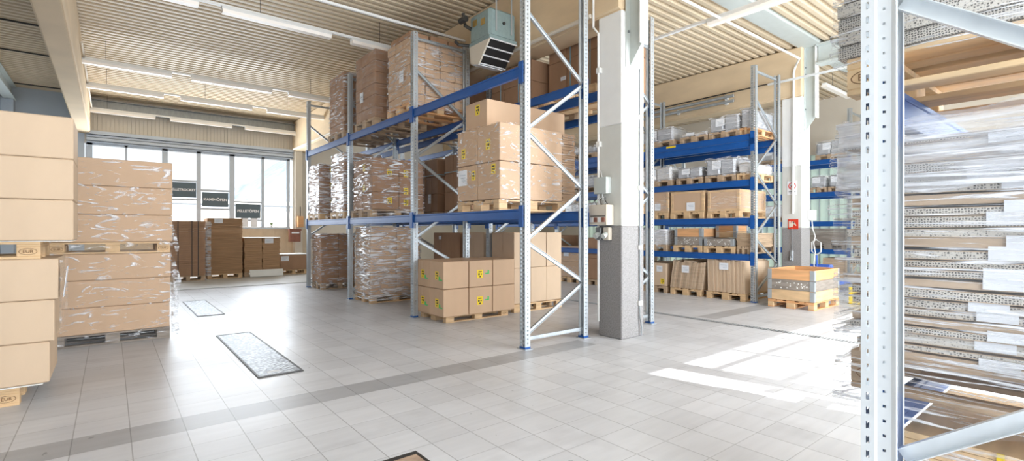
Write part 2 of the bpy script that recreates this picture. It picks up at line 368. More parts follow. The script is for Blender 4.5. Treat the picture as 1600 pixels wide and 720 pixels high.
# far wall with the window band
m = MB().box(XL, -0.6, YF, YF + 0.25, 0, ZC)
struct('wall_far_bay', m, 'wall_grey', 'grey end wall of the left bay')
m = MB().box(-0.6, 5.3, YF, YF + 0.25, 0, 1.53)
for i in range(16): m.box(-0.6 + i * 0.4, -0.6 + i * 0.4 + 0.392, YF - 0.012, YF, 0.1, 0.77); m.box(-0.6 + i * 0.4, -0.6 + i * 0.4 + 0.392, YF - 0.012, YF, 0.778, 1.5)
struct('wall_far', m, 'tilewall', 'beige tiled parapet under the windows')
m = MB().box(-0.6, 5.3, YF + 0.02, YF + 0.25, 4.04, ZC)
x = -0.5
while x < 5.2:
    m.box(x, x + 0.094, YF - 0.02, YF + 0.02, 4.38, 5.2); x += 0.1
struct('wall_far_cladding', m, 'wallp', 'beige ribbed cladding above the windows')
wallbox('wall_far_side', 'wallp', 'beige end wall behind the racks', (5.3, XR, YF, YF + 0.25, 0, ZC))
m = MB()
for z0, z1, d in ((4.28, 4.38, 0.16), (4.2, 4.26, 0.1), (4.1, 4.18, 0.13), (4.04, 4.08, 0.05)): m.box(-0.55, 5.45, YF - d, YF + 0.02, z0, z1)
struct('trim_5', m, 'frame', 'white track rails above the windows')
m = MB().box(-0.45, 5.2, YF - 0.3, YF - 0.28, 5.0, 5.25).box(-0.45, 5.2, YF - 0.4, YF - 0.18, 5.25, 5.27).box(-0.45, 5.2, YF - 0.4, YF - 0.18, 4.98, 5.0)
struct('beam_far', m, 'galv_dark', 'dull steel beam along the top of the window wall')
mull = [(-0.5, 0.16), (0.37, 0.07), (1.35, 0.15), (2.27, 0.12), (3.24, 0.15), (4.21, 0.09), (5.06, 0.1)]
wf = MB()
for xx, ww in mull: wf.box(xx - ww / 2, xx + ww / 2, YF + 0.02, YF + 0.14, 1.53, 4.04)
wf.box(-0.55, 5.1, YF - 0.06, YF + 0.16, 1.5, 1.56).box(-0.55, 5.1, YF + 0.02, YF + 0.14, 3.98, 4.05)
for (a, b, z) in ((1.42, 2.21, 3.05), (1.42, 2.21, 2.45), (2.33, 3.17, 2.78), (3.3, 4.17, 2.43), (3.3, 4.17, 1.8), (2.33, 3.17, 2.16)): wf.box(a, b, YF + 0.03, YF + 0.11, z - 0.03, z + 0.03)
win = struct('window_1', wf, 'frame', 'band of tall windows in the far wall')
gl = MB().box(-0.5, 5.06, YF + 0.075, YF + 0.08, 1.56, 3.98).build('pane', 'glass', win); gl['kind'] = 'structure'
# frosted profile glass strip of the right wall
m = MB(); y = 0.0
while y < 16:
    m.box(XR + 0.05, XR + 0.06, y + 0.012, min(16, y + 0.26) - 0.012, 0.25, 3.75, 0); y += 0.26
y = 0.0; 
for k in range(61): m.box(XR + 0.02, XR + 0.08, k * 0.26 - 0.012, k * 0.26 + 0.012, 0.25, 3.75, 1)
struct('window_3', m, ['uglass', 'steelgrey'], 'frosted profile glass strip behind the wall rack')
# girders and columns
def girder(name, x0, x1, y0, y1, z0, label):
    struct(name, MB().box(x0, x1, y0, y1, z0 + 0.02, ZC - 0.01, 0, 0.02).box(x0 + 0.03, x1 - 0.03, y0 + 0.01, y1 - 0.01, z0, z0 + 0.05), 'conc', label)
girder('beam_left', -0.80, -0.46, YB, YF - 0.02, 4.3, 'beige concrete girder at the upper left')
girder('beam_middle', 5.18, 5.66, 4.2, YF - 0.02, 4.32, 'beige concrete girder over the double rack')
girder('beam_right', 11.55, 12.0, 4.45, YF - 0.02, 4.32, 'beige concrete girder over the far rack')
struct('beam_steel', MB().box(-2.15, -2.12, YB, YF, 5.02, 5.36).box(-2.25, -2.02, YB, YF, 5.0, 5.03).box(-2.25, -2.02, YB, YF, 5.36, 5.39), 'steelgrey', 'steel beam in the left bay')
def column(name, x0, x1, y0, y1, label):
    m = MB().box(x0, x1, y0, y1, 0, 1.49, 2, 0.012).box(x0, x1, y0, y1, 1.49, 2.83, 1, 0.012).box(x0, x1, y0, y1, 2.83, 4.32, 0, 0.012)
    return struct(name, m, ['white', 'colgrey', 'coldark'], label)
column('column_near', 5.2, 5.67, 4.18, 4.58, 'painted concrete column at the end of the double rack')
column('column_far', 11.55, 12.0, 4.45, 4.86, 'painted concrete column behind the wooden crate')
struct('column_wall', MB().box(5.2, 5.46, YF - 0.32, YF, 0, 4.32, 0, 0.01), 'wallp', 'beige pillar at the end of the window wall')
struct('column_bay', MB().box(-2.3, -2.05, YF - 0.3, YF, 0, 5.0, 0, 0.01), 'wall_grey', 'grey pillar in the left bay')
def console(x, y, label):
    t = thing('bracket', label, 'bracket', (x, y, 3.58), 0, 'steel brackets on the columns')
    MB().box(-0.09, 0.09, -0.014, 0, 0.0, 1.8).build('back_flange', 'steelgrey', t)
    MB().prism([(0, 0.0), (-0.215, 0.3), (-0.215, 1.8), (0, 1.8)], -0.008, 0.008, 'x').build('web', 'steelgrey', t)
    MB().box(-0.085, 0.085, -0.232, -0.215, 0.26, 1.8).build('front_flange', 'white', t)
    b = MB()
    for z in (0.45, 1.2, 1.35): b.box(-0.06, -0.03, -0.03, -0.014, z, z + 0.03); b.box(0.03, 0.06, -0.03, -0.014, z, z + 0.03)
    b.build('bolt', 'galv_dark', t)
console(5.36, 4.178, 'steel bracket bolted high on the column with the switch boxes')
console(11.74, 4.448, 'steel bracket bolted high on the column with the red sign')
struct('beam_cross', MB().box(11.72, 11.76, 3.1, 4.19, 4.98, 5.34).box(11.6, 11.88, 3.1, 4.19, 4.95, 4.98).box(11.6, 11.88, 3.1, 4.19, 5.34, 5.37), 'steelgrey', 'grey steel beam end on top of the far column')
# outside
struct('ground_outside', MB().box(-60, 90, YF + 0.3, 180, -0.3, -0.1), 'outside', 'pale yard outside the windows')
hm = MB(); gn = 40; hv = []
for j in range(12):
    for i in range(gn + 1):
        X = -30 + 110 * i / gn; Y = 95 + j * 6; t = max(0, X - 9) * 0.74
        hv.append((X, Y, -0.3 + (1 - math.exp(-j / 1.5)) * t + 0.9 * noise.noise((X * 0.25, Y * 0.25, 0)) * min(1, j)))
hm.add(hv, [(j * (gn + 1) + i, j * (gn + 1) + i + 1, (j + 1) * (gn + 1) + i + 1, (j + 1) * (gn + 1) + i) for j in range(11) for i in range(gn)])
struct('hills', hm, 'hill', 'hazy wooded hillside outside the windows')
t = thing('building', 'pale flat hall building outside beyond the windows', 'building', (14, 46, -0.1))
MB().box(-26, 26, 0, 8, 0, 3.3).build('wall', 'outside', t); MB().box(-26.3, 26.3, -0.3, 8.3, 3.7, 4.05).build('roof_edge', 'white', t)
MB().box(-26, 26, -0.1, 8, 3.3, 3.7).build('window_band', 'roofdark', t)
MB().prism([(-6, 4.05), (2, 5.0), (3.5, 5.0), (10, 4.05)], 2, 7, 'y').build('roof', 'roofdark', t)

# ------------------------------------------------------------------ fittings under the ceiling
ordn = ['first', 'second', 'third', 'fourth', 'fifth', 'sixth']
lt = None; GL = 'batten lamps under the ceiling'
def make_lamp():
    t = thing('ceiling_lamp', 'x', 'lamp')
    MB().box(-0.86, 0.86, -0.05, 0.05, 0.05, 0.1, 0, 0.006).build('housing', 'white', t)
    MB().prism([(-0.075, 0.05), (-0.06, 0.0), (0.06, 0.0), (0.075, 0.05)], -0.85, 0.85, 'x').build('diffuser', 'lamp', t)
    MB().tube([(-0.3, 0, 0.1), (-0.3, 0, 0.55)], 0.004, 5).build('hanger_rod', 'darkm', t)
    return t
def place_lamp(x, y, z, label, rz=0):
    global lt
    if lt is None: o = lt = make_lamp()
    else: o = copy_tree(lt)
    o.location = (x, y, z); o.rotation_euler = (0, 0, rz); o['label'] = label; o['group'] = GL
xs = [0.22, 2.3, 4.4]
for yy, zz, rn, xl in ((18.85, 4.86, 'along the window wall cladding', xs), (15.8, 4.88, 'in the row next nearest to the windows', xs), (13.55, 4.88, 'in the row third from the windows', xs), (9.0, 4.86, 'in the row nearest the tall wrapped stacks', [0.2, 2.22, 4.3])):
    for i, xx in enumerate(xl): place_lamp(xx, yy, zz, '%s white batten lamp from the left %s' % (ordn[i], rn))
    r = MB().box(-0.55, 5.2, yy - 0.025, yy + 0.025, zz + 0.1, zz + 0.14).build('lamp_rail', 'white'); tag(r, 'white mounting rail carrying the lamps ' + rn, 'rail', 'mounting rails of the lamps')
r = MB().box(-0.55, 5.2, 7.83, 7.87, 4.96, 5.0).build('conduit', 'white'); tag(r, 'white conduit crossing under the roof without any lamp', 'conduit', 'conduits under the ceiling')
place_lamp(8.08, 3.75, 4.96, 'white batten lamp under the bright roof above the sunny aisle', PI / 2)
r = MB().box(8.05, 8.11, 2.0, 9.0, 5.06, 5.1).build('lamp_rail', 'white'); tag(r, 'white mounting rail under the bright roof above the sunny aisle', 'rail', 'mounting rails of the lamps')
place_lamp(14.5, 4.75, 4.96, 'white batten lamp under the roof beyond the far column')
r = MB().tube([(6.0, 4.38, 5.02), (11.2, 4.36, 5.02), (11.5, 4.55, 4.98), (11.52, 4.6, 4.85), (11.53, 4.62, 1.8)], 0.022, 8).build('conduit', 'white'); tag(r, 'white conduit running under the roof and down the far column', 'conduit', 'conduits under the ceiling')
r = MB().box(11.18, 11.22, 1.2, 5.0, 4.6, 4.64).build('cable_tray', 'galv_light'); tag(r, 'white cable tray bar crossing above the far rack frame', 'cable tray')
# pipes along the girders
def pipe(pts, r, m, label, grp='pipes along the girders', clamps=()):
    t = thing('pipe', label, 'pipe', pts[0], 0, grp); o = Vector(pts[0])
    MB().tube([Vector(p) - o for p in pts], r, 10).build('tube', m, t, smooth=False)
    for c in clamps:
        q = Vector(c) - o; MB().box(q.x - 0.03, q.x + 0.04, q.y - 0.03, q.y + 0.03, q.z - r - 0.02, q.z + r + 0.02).build('clamp', 'white', t)
pipe([(11.45, 5.9, 4.62), (11.45, 9.5, 4.62)], 0.035, 'galv', 'upper of two short thick steel pipes on the right girder', clamps=[(11.5, 6.1, 4.62)])
pipe([(11.45, 5.9, 4.5), (11.45, 9.5, 4.5)], 0.035, 'galv', 'lower of two short thick steel pipes on the right girder', clamps=[(11.5, 6.1, 4.5), (11.5, 7.4, 4.5)])
pipe([(11.5, 4.7, 4.72), (11.5, 16, 4.72)], 0.014, 'darkm', 'thin dark pipe running along the right girder above the thick ones')
pipe([(5.12, 4.65, 4.36), (5.12, 18.9, 4.36)], 0.03, 'wallp', 'beige pipe along the lower edge of the middle girder')
pipe([(5.14, 4.62, 5.3), (5.14, 4.62, 4.2), (5.165, 4.55, 4.1), (5.165, 4.55, 0.2)], 0.016, 'white', 'white vertical pipe on the dim side of the column with the switch boxes', clamps=[(5.18, 4.55, 3.6), (5.18, 4.55, 2.6)])
pipe([(5.56, 4.165, 3.6), (5.56, 4.165, 0.45), (5.55, 4.16, 0.3), (5.58, 4.15, 0.12), (5.57, 4.15, 0.02)], 0.009, 'galv_dark', 'thin grey cable pipe down the bright side of the near column', clamps=[(5.56, 4.175, 2.95), (5.56, 4.175, 2.0), (5.56, 4.175, 1.2), (5.56, 4.175, 0.45)])
pipe([(-0.43, 12.5, 5.0), (-0.43, 19.0, 5.0)], 0.02, 'wallp', 'slim beige pipe along the left girder side')
# fan heater
t = thing('fan_heater', 'grey green fan heater hanging from the roof above the main rack', 'heater', (4.5, 6.14, 4.2))
MB().box(0, 0.52, 0, 0.55, 0.2, 0.66, 0, 0.04).build('casing', 'heater', t)
MB().box(-0.012, 0.532, -0.012, 0.562, 0.17, 0.23, 0, 0.01).build('rim', 'heater', t)
MB().prism([(0.0, 0.18), (0.55, 0.18), (0.5, -0.1), (0.3, -0.14)], 0.03, 0.5, 'x').build('outlet_hood', 'black', t)  # solid block, black to paint the shade inside the open outlet
for k in range(4):
    f_ = k / 3; MB().bar((0.0, -0.012 + f_ * 0.3, 0.16 - f_ * 0.3), (0.53, -0.012 + f_ * 0.3, 0.16 - f_ * 0.3), 0.012, 0.02).build('louvre', 'galv_light', t)
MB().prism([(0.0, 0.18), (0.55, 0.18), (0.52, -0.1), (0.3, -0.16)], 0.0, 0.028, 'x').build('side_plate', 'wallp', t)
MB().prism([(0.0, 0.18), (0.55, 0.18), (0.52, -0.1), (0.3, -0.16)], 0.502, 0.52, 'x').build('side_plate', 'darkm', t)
for k in range(3): MB().obox((0.26, 0.34 + k * 0.07, -0.15 + k * 0.015), (0.5, 0.055, 0.012), Matrix.Rotation(0.2, 3, 'X')).build('bottom_flap', 'galv_light', t)
for yy, z in ((0.12, 0.42), (0.34, 0.46)): MB().box(-0.006, 0, yy, yy + 0.11, z, z + 0.1).build('type_plate', 'brass', t)
MB().tube([(-0.0, 0.5, 0.45), (-0.08, 0.55, 0.5), (-0.1, 0.58, 0.7)], 0.03, 8).build('valve', 'darkm', t)
MB().tube([(-0.1, 0.5, 0.6), (-0.1, 0.66, 0.6)], 0.05, 10).build('valve_wheel', 'darkm', t)
MB().tube([(-0.0, 0.55, 0.2), (-0.16, 0.62, 0.2), (-0.2, 0.66, 0.26)], 0.026, 8).build('valve', 'darkm', t)
for xx in (0.12, 0.42): MB().bar((xx, -0.008, 0.3), (xx, -0.008, 1.2), 0.025, 0.006, up=(0, 1, 0)).build('hanger_strap', 'galv', t)
MB().tube([(0.27, -0.02, 0.45), (0.27, 0.0, 0.45)], 0.025, 10).build('knob', 'darkm', t)

# ------------------------------------------------------------------ signs, switch boxes, small wall things
def banner(x0, x1, z0, z1, words, label):
    t = thing('banner', label, 'banner', ((x0 + x1) / 2, YF - 0.01, (z0 + z1) / 2), 0, 'dark banners in the windows')
    MB().box(-(x1 - x0) / 2, (x1 - x0) / 2, 0, 0.012, -(z1 - z0) / 2, (z1 - z0) / 2).build('panel', 'sign', t)
    me = text_mesh(words, 0.12 if len(words) < 11 else 0.1, 'paper', bold=0.004); o = link('lettering', me, t, (0, -0.002, 0)); o.rotation_euler = (PI / 2, 0, 0)
banner(1.46, 2.19, 2.52, 3.0, 'PELLETROCKET', 'highest of three dark banners in the windows, beside the wrapped carton stack')
banner(2.36, 3.12, 2.24, 2.71, 'KAMINÖFEN', 'dark banner reading KAMINÖFEN, middle of the three in the windows')
banner(3.34, 4.12, 1.87, 2.36, 'PELLETÖFEN', 'dark banner reading PELLETÖFEN, lowest of the three in the windows')
for i, (xx, lab) in enumerate(((3.62, 'white notice taped low in the window, the left one of two'), (3.92, 'white notice taped low in the window, the right one of two'))):
    o = MB().box(-0.11, 0.11, 0, 0.004, 0, 0.3).build('notice', 'paper'); o.location = (xx, YF - 0.0, 1.57); tag(o, lab, 'notice', 'notices in the window')
t = thing('potted_plant', 'tiny plant in a pot on the window sill', 'plant', (4.48, YF - 0.0, 1.56))
b = MB(); b.tube([(0, 0, 0), (0, 0, 0.07)], [0.03, 0.045], 10); b.build('pot', 'white', t)
b = MB()
for k in range(16):
    a = k * 2.4; l = 0.12 + 0.05 * math.sin(k * 3); p = Vector((0, 0, 0.07)); q = p + Vector((math.cos(a) * l * 0.8, math.sin(a) * l * 0.4, l * 0.7)); s_ = Vector((-math.sin(a), math.cos(a), 0)) * 0.02
    b.add([p, (p + q) / 2 + s_, q, (p + q) / 2 - s_], [(0, 1, 2, 3)])
b.build('foliage', 'leaf', t)
t = thing('wall_box', 'red brown box fixed to the tiled parapet', 'box', (5.16, YF - 0.34, 1.04))
MB().box(-0.2, 0.17, -0.2, 0, 0, 0.44, 0, 0.01).build('body', 'redbrown', t); MB().box(-0.22, 0.19, -0.22, 0, 0.4, 0.46).build('lid', 'redbrown', t); MB().box(-0.14, 0.12, -0.206, -0.2, 0.3, 0.35).build('slot_plate', 'paper', t)
t = thing('meter_box', 'small orange box with pipes on the pillar beside the windows', 'box', (5.36, YF - 0.33, 1.56))
MB().box(-0.1, 0.1, -0.14, 0, 0, 0.4, 0, 0.01).build('body', 'wood_orange', t); MB().tube([(0, -0.07, 0.4), (0, -0.05, 0.75)], 0.012).build('pipe', 'darkm', t)
t = thing('switch_box', 'small pale grey junction box higher up on the column', 'switch box', (5.2, 4.47, 1.92))
MB().box(-0.11, 0, -0.12, 0.1, 0, 0.22, 0, 0.006).build('body', 'steelgrey', t); MB().tube([(-0.05, 0, 0), (-0.05, -0.01, -0.06), (-0.03, -0.05, -0.12)], 0.008).build('cable', 'cable', t); MB().tube([(-0.03, 0.02, 0.22), (-0.01, 0.06, 0.32)], 0.008).build('cable', 'cable', t)
t = thing('distribution_box', 'beige switch panel with sockets on the column under the junction box', 'switch box', (5.2, 4.46, 1.5))
MB().box(-0.15, 0, -0.15, 0.16, 0, 0.27, 0, 0.008).build('body', 'wallp', t)
for k in range(4):
    s_ = MB().box(-0.165, -0.15, -0.12 + k * 0.066, -0.075 + k * 0.066, 0.04, 0.1).build('switch', 'white' if k % 2 else 'redbrown', t)
MB().box(-0.154, -0.15, -0.13, 0.13, 0.115, 0.125).build('print_line', 'ink', t)
for k in range(5): MB().tube([(-0.06, -0.1 + k * 0.05, 0.27), (-0.1, -0.08 + k * 0.045, 0.33 + 0.02 * (k % 2)), (-0.04, -0.03 + k * 0.02, 0.37)], 0.006).build('cable', 'cable' if k % 2 else 'ink', t)
for k, (yy, mm, lab) in enumerate(((4.53, 'galv_dark', 'grey industrial socket under the switch panel, nearer the rack side'), (4.39, 'wallp', 'cream industrial socket under the switch panel, nearer the bright side'))):
    t = thing('power_socket', lab, 'socket', (5.2, yy, 1.3), 0, 'sockets on the column')
    MB().box(-0.07, 0, -0.05, 0.05, 0, 0.17, 0, 0.008).build('body', mm, t); MB().tube([(-0.06, 0, 0.08), (-0.13, 0, 0.05)], 0.035, 10).build('cover', 'steelgrey', t)
# signs on the far column
t = thing('prohibition_sign', 'white no smoking sign on the far column', 'sign', (11.546, 4.64, 2.21))
MB().box(-0.004, 0, -0.1, 0.1, 0, 0.3).build('panel', 'paper', t)
b = MB()
for k in range(24):
    a0, a1 = 2 * PI * k / 24, 2 * PI * (k + 1) / 24
    b.add([(-0.006, math.cos(a) * r, 0.19 + math.sin(a) * r) for a, r in ((a0, 0.06), (a1, 0.06), (a1, 0.078), (a0, 0.078))], [(0, 1, 2, 3)])
b.obox((-0.006, 0, 0.19), (0.002, 0.016, 0.13), Matrix.Rotation(0.8, 3, 'X')); b.build('ring', 'red', t)
MB().box(-0.0055, -0.004, -0.045, 0.03, 0.182, 0.196).box(-0.0055, -0.004, 0.032, 0.04, 0.19, 0.225).build('pictogram', 'ink', t)
MB().box(-0.0055, -0.004, -0.07, 0.07, 0.06, 0.072).box(-0.0055, -0.004, -0.05, 0.05, 0.036, 0.046).build('print_line', 'ink', t)
t = thing('fire_sign', 'red fire fighting sign low on the far column', 'sign', (11.546, 4.62, 1.46))
MB().box(-0.004, 0, -0.105, 0.105, 0, 0.22).build('panel', 'red', t)
MB().obox((-0.006, 0.02, 0.11), (0.003, 0.06, 0.12), Matrix.Rotation(0.4, 3, 'X')).obox((-0.006, -0.03, 0.12), (0.003, 0.025, 0.1), Matrix.Rotation(-0.6, 3, 'X')).box(-0.008, -0.004, 0.05, 0.085, 0.04, 0.18).build('pictogram', 'wallp', t)
t = thing('wall_hook', 'small grey metal hook bracket low on the far column', 'hook', (11.54, 4.64, 0.78))
MB().box(-0.03, 0, -0.03, 0.03, 0, 0.22, 0, 0.006).build('plate', 'galv', t); MB().tube([(-0.03, 0, 0.05), (-0.09, 0, 0.03), (-0.1, 0, 0.1)], 0.01).build('hook', 'galv', t); MB().tube([(-0.01, 0, 0.2), (-0.01, 0, 0.7)], 0.006).build('rod', 'galv_dark', t)
t = thing('socket_box', 'white socket box with hanging cable on the bright side of the far column', 'socket', (11.93, 4.44, 1.66))
MB().box(-0.06, 0.12, -0.1, 0, 0, 0.22, 0, 0.006).build('body', 'white', t)
MB().tube([(0.0, -0.05, 0), (0.02, -0.06, -0.2), (0.1, -0.08, -0.35), (0.03, -0.07, -0.5), (0.1, -0.08, -0.7), (0.05, -0.07, -0.95), (0.12, -0.09, -1.3)], 0.012).build('cable', 'cable', t)
# floor covers and drain
def cover(x0, x1, y0, y1, m, label):
    t = thing('floor_cover', label, 'floor cover', ((x0 + x1) / 2, (y0 + y1) / 2, 0.001), 0, 'covers let into the floor')
    a, c = (x1 - x0) / 2, (y1 - y0) / 2
    MB().box(-a, a, -c, c, 0, 0.006).build('plate', m, t)
    f_ = MB()
    for q in ((-a - 0.02, a + 0.02, -c - 0.04, -c), (-a - 0.02, a + 0.02, c, c + 0.04), (-a - 0.02, -a, -c, c), (a, a + 0.02, -c, c)): f_.box(*q, 0, 0.008)
    f_.build('frame', 'darkm', t)
    if m == 'grate':
        MB().box(-0.1, 0.02, -c + 0.08, -c + 0.14, 0.006, 0.008).build('lifting_slot', 'paper', t)
cover(1.13, 1.51, 5.32, 7.74, 'grate', 'long chequered steel floor cover in the open aisle')
cover(1.14, 1.5, 9.75, 11.9, 'grate', 'shorter looking steel floor cover farther back, beside the wrapped stack')
cover(1.13, 1.51, 0.9, 2.85, 'rust', 'brownish rusty floor cover just entering the picture at its lower edge')
dr = thing('floor_drain', 'narrow slotted drain channel running along the sunny aisle', 'drain', (7.4, 9, 0.001))
MB().box(-0.06, 0.06, -10, 7, 0, 0.002).build('channel', 'darkm', dr)
b = MB()
for k in range(420): b.box(-0.055, 0.055, -10 + k * 0.04, -10 + k * 0.04 + 0.022, 0.002, 0.005)
b.build('grating', 'galv', dr)

# ------------------------------------------------------------------ pallet racks
def holed(mb, o, u, v, W, H, cols, hu, hv, pitch, start):
    # a steel face with real punched holes: cols = hole centres across the width
    o, u, v = Vector(o), Vector(u), Vector(v)
    ed = [0.0]
    for c in cols: ed += [c - hu, c + hu]
    ed.append(W)
    def q(a, b, c, d): mb.quad(o + u * a + v * c, o + u * b + v * c, o + u * b + v * d, o + u * a + v * d)
    for i in range(0, len(ed) - 1, 2): q(ed[i], ed[i + 1], 0, H)
    for i in range(1, len(ed) - 1, 2):
        z = 0.0; k = start
        while k + hv < H:
            q(ed[i], ed[i + 1], z, k - hv); z = k + hv; k += pitch
        q(ed[i], ed[i + 1], z, H)
def upright_mesh(H, wd=0.1, dp=0.08, big=False):
    m = MB(); a, b = wd / 2, dp / 2
    holed(m, (-b, -a, 0), (0, 1, 0), (0, 0, 1), wd, H, [wd * 0.27, wd * 0.73], 0.009, 0.0145, 0.05, 0.05)
    for s in (-1, 1):
        holed(m, (-b, s * a, 0), (1, 0, 0), (0, 0, 1), dp, H, [dp * 0.5], 0.0085, 0.0085, 0.05, 0.075)
        m.quad((b, s * a, 0), (b, s * (a - 0.018), 0), (b, s * (a - 0.018), H), (b, s * a, H))
        m.quad((b, s * (a - 0.018), 0), (b - 0.02, s * (a - 0.03), 0), (b - 0.02, s * (a - 0.03), H), (b, s * (a - 0.018), H))
    return m.mesh('upright', 'galv')
HU = 4.7
UP = upright_mesh(HU); UPS = upright_mesh(4.28)
FOOT = MB().box(-0.06, 0.06, -0.08, 0.08, 0, 0.008, 1).box(-0.043, 0.043, -0.053, 0.053, 0.008, 0.03, 0).mesh('foot_plate', ['blue', 'galv'])
def frame_parts(root, x0, x1, y, low=False):
    # x0, x1: centre lines of the front and the rear upright, all relative to the rack's root
    for x, rz in ((x0, 0), (x1, PI)):
        u = link('upright', UPS if low and rz == 0 else UP, root, (x, y, 0), rz); link('foot_plate', FOOT, u)
    zs = [0.16, 0.74, 1.3, 1.97, 2.64, 3.37, 4.1]
    def br(p, q): 
        p, q = Vector(p), Vector(q); b = MB(); b.bar(p, q, 0.034, 0.004, up=(0, 1, 0)); d = (q - p).normalized(); nrm = Vector((-d.z, 0, d.x))
        for s in (-1, 1): b.bar(p + nrm * s * 0.02, q + nrm * s * 0.02, 0.004, 0.03, up=(0, 1, 0))
        b.build('brace', 'galv', root)
    for i in range(len(zs) - 1):
        a, c = (x0, x1) if i % 2 == 0 else (x1, x0)
        s = 0.03 if c > a else -0.03
        br((a + s, y, zs[i] + 0.02), (c - s, y, zs[i + 1] - 0.02))
    br((x0 + 0.03, y, 0.12), (x1 - 0.03, y, 0.12)); zt = 4.24 if low else 4.6; br((x0 + 0.03, y, zt), (x1 - 0.03, y, zt))
def beam_mesh(L):
    m = MB()
    m.box(-0.025, 0.025, 0, L, 0, 0.105, 0, 0.006).box(-0.025, 0.005, 0, L, 0.105, 0.13, 0, 0.004)
    m.box(-0.0262, -0.025, 0, L, 0.034, 0.044)
    return m.mesh('beam', 'blue')
BEAMS = {}
CONN = MB().box(-0.032, -0.026, -0.085, 0.0, -0.09, 0.17).box(-0.032, 0.03, -0.004, 0.0, -0.09, 0.17).mesh('connector', 'blue')
CONN2 = MB().box(-0.032, -0.026, 0.0, 0.085, -0.09, 0.17).box(-0.032, 0.03, 0.0, 0.004, -0.09, 0.17).mesh('connector', 'blue')
def add_beam(root, x, ya, yb, z, side):
    L = round(yb - ya - 0.1, 3)
    if L not in BEAMS: BEAMS[L] = beam_mesh(L)
    b = link('beam', BEAMS[L], root, (x, ya + 0.05, z), 0)
    if side > 0: b.scale = (-1, 1, 1)
    link('connector', CONN, b, (-0.012, 0, 0)); link('connector', CONN2, b, (-0.012, L, 0))
    return b
def rack(label, x0, x1, ys, levels, group=None, low=False):
    r = thing('pallet_rack', label, 'pallet rack', ((x0 + x1) / 2, ys[0], 0), 0, group)
    a, b = x0 - (x0 + x1) / 2, x1 - (x0 + x1) / 2
    for y in ys: frame_parts(r, a, b, y - ys[0], low)
    for i in range(len(ys) - 1):
        for z in levels:
            add_beam(r, a - 0.02, ys[i] - ys[0], ys[i + 1] - ys[0], z - 0.13, -1)
            add_beam(r, b + 0.02, ys[i] - ys[0], ys[i + 1] - ys[0], z - 0.13, 1)
    return r
GR = 'pallet racks of the hall'
r1 = rack('galvanised pallet rack with blue beams in front, its end frame beside the grey column', 3.9, 4.92, [4.6, 7.42, 10.24, 13.05], [1.69, 3.42], GR)
r2 = rack('galvanised pallet rack back to back behind the front rack, ending behind the grey column', 5.46, 6.48, [4.67, 7.46, 10.26, 13.06], [1.69, 3.42], GR, True)
r3 = rack('galvanised pallet rack across the sunny aisle with grey wrapped bundles on top', 9.93, 10.95, [4.7, 7.5, 10.3, 13.1], [0.96, 1.69, 2.45, 3.225, 3.36], GR)
r4 = rack('galvanised pallet rack along the frosted glass wall beyond the far column', 15.4, 16.4, [4.74, 7.54, 10.34], [0.92, 1.69, 2.5, 3.4], GR)
for yy, rt in ((6.55, r3),):
    p = MB().box(-0.004, 0, -0.12, 0.12, -0.02, 0.02).build('load_plate', 'yellow', rt); p.location = (-0.51 - 0.05, yy - 4.7, 3.32)
p = MB().box(-0.004, 0, -0.1, 0.1, -0.02, 0.02).build('load_plate', 'yellow', r3); p.location = (-0.56, 7.35 - 4.7, 3.32)
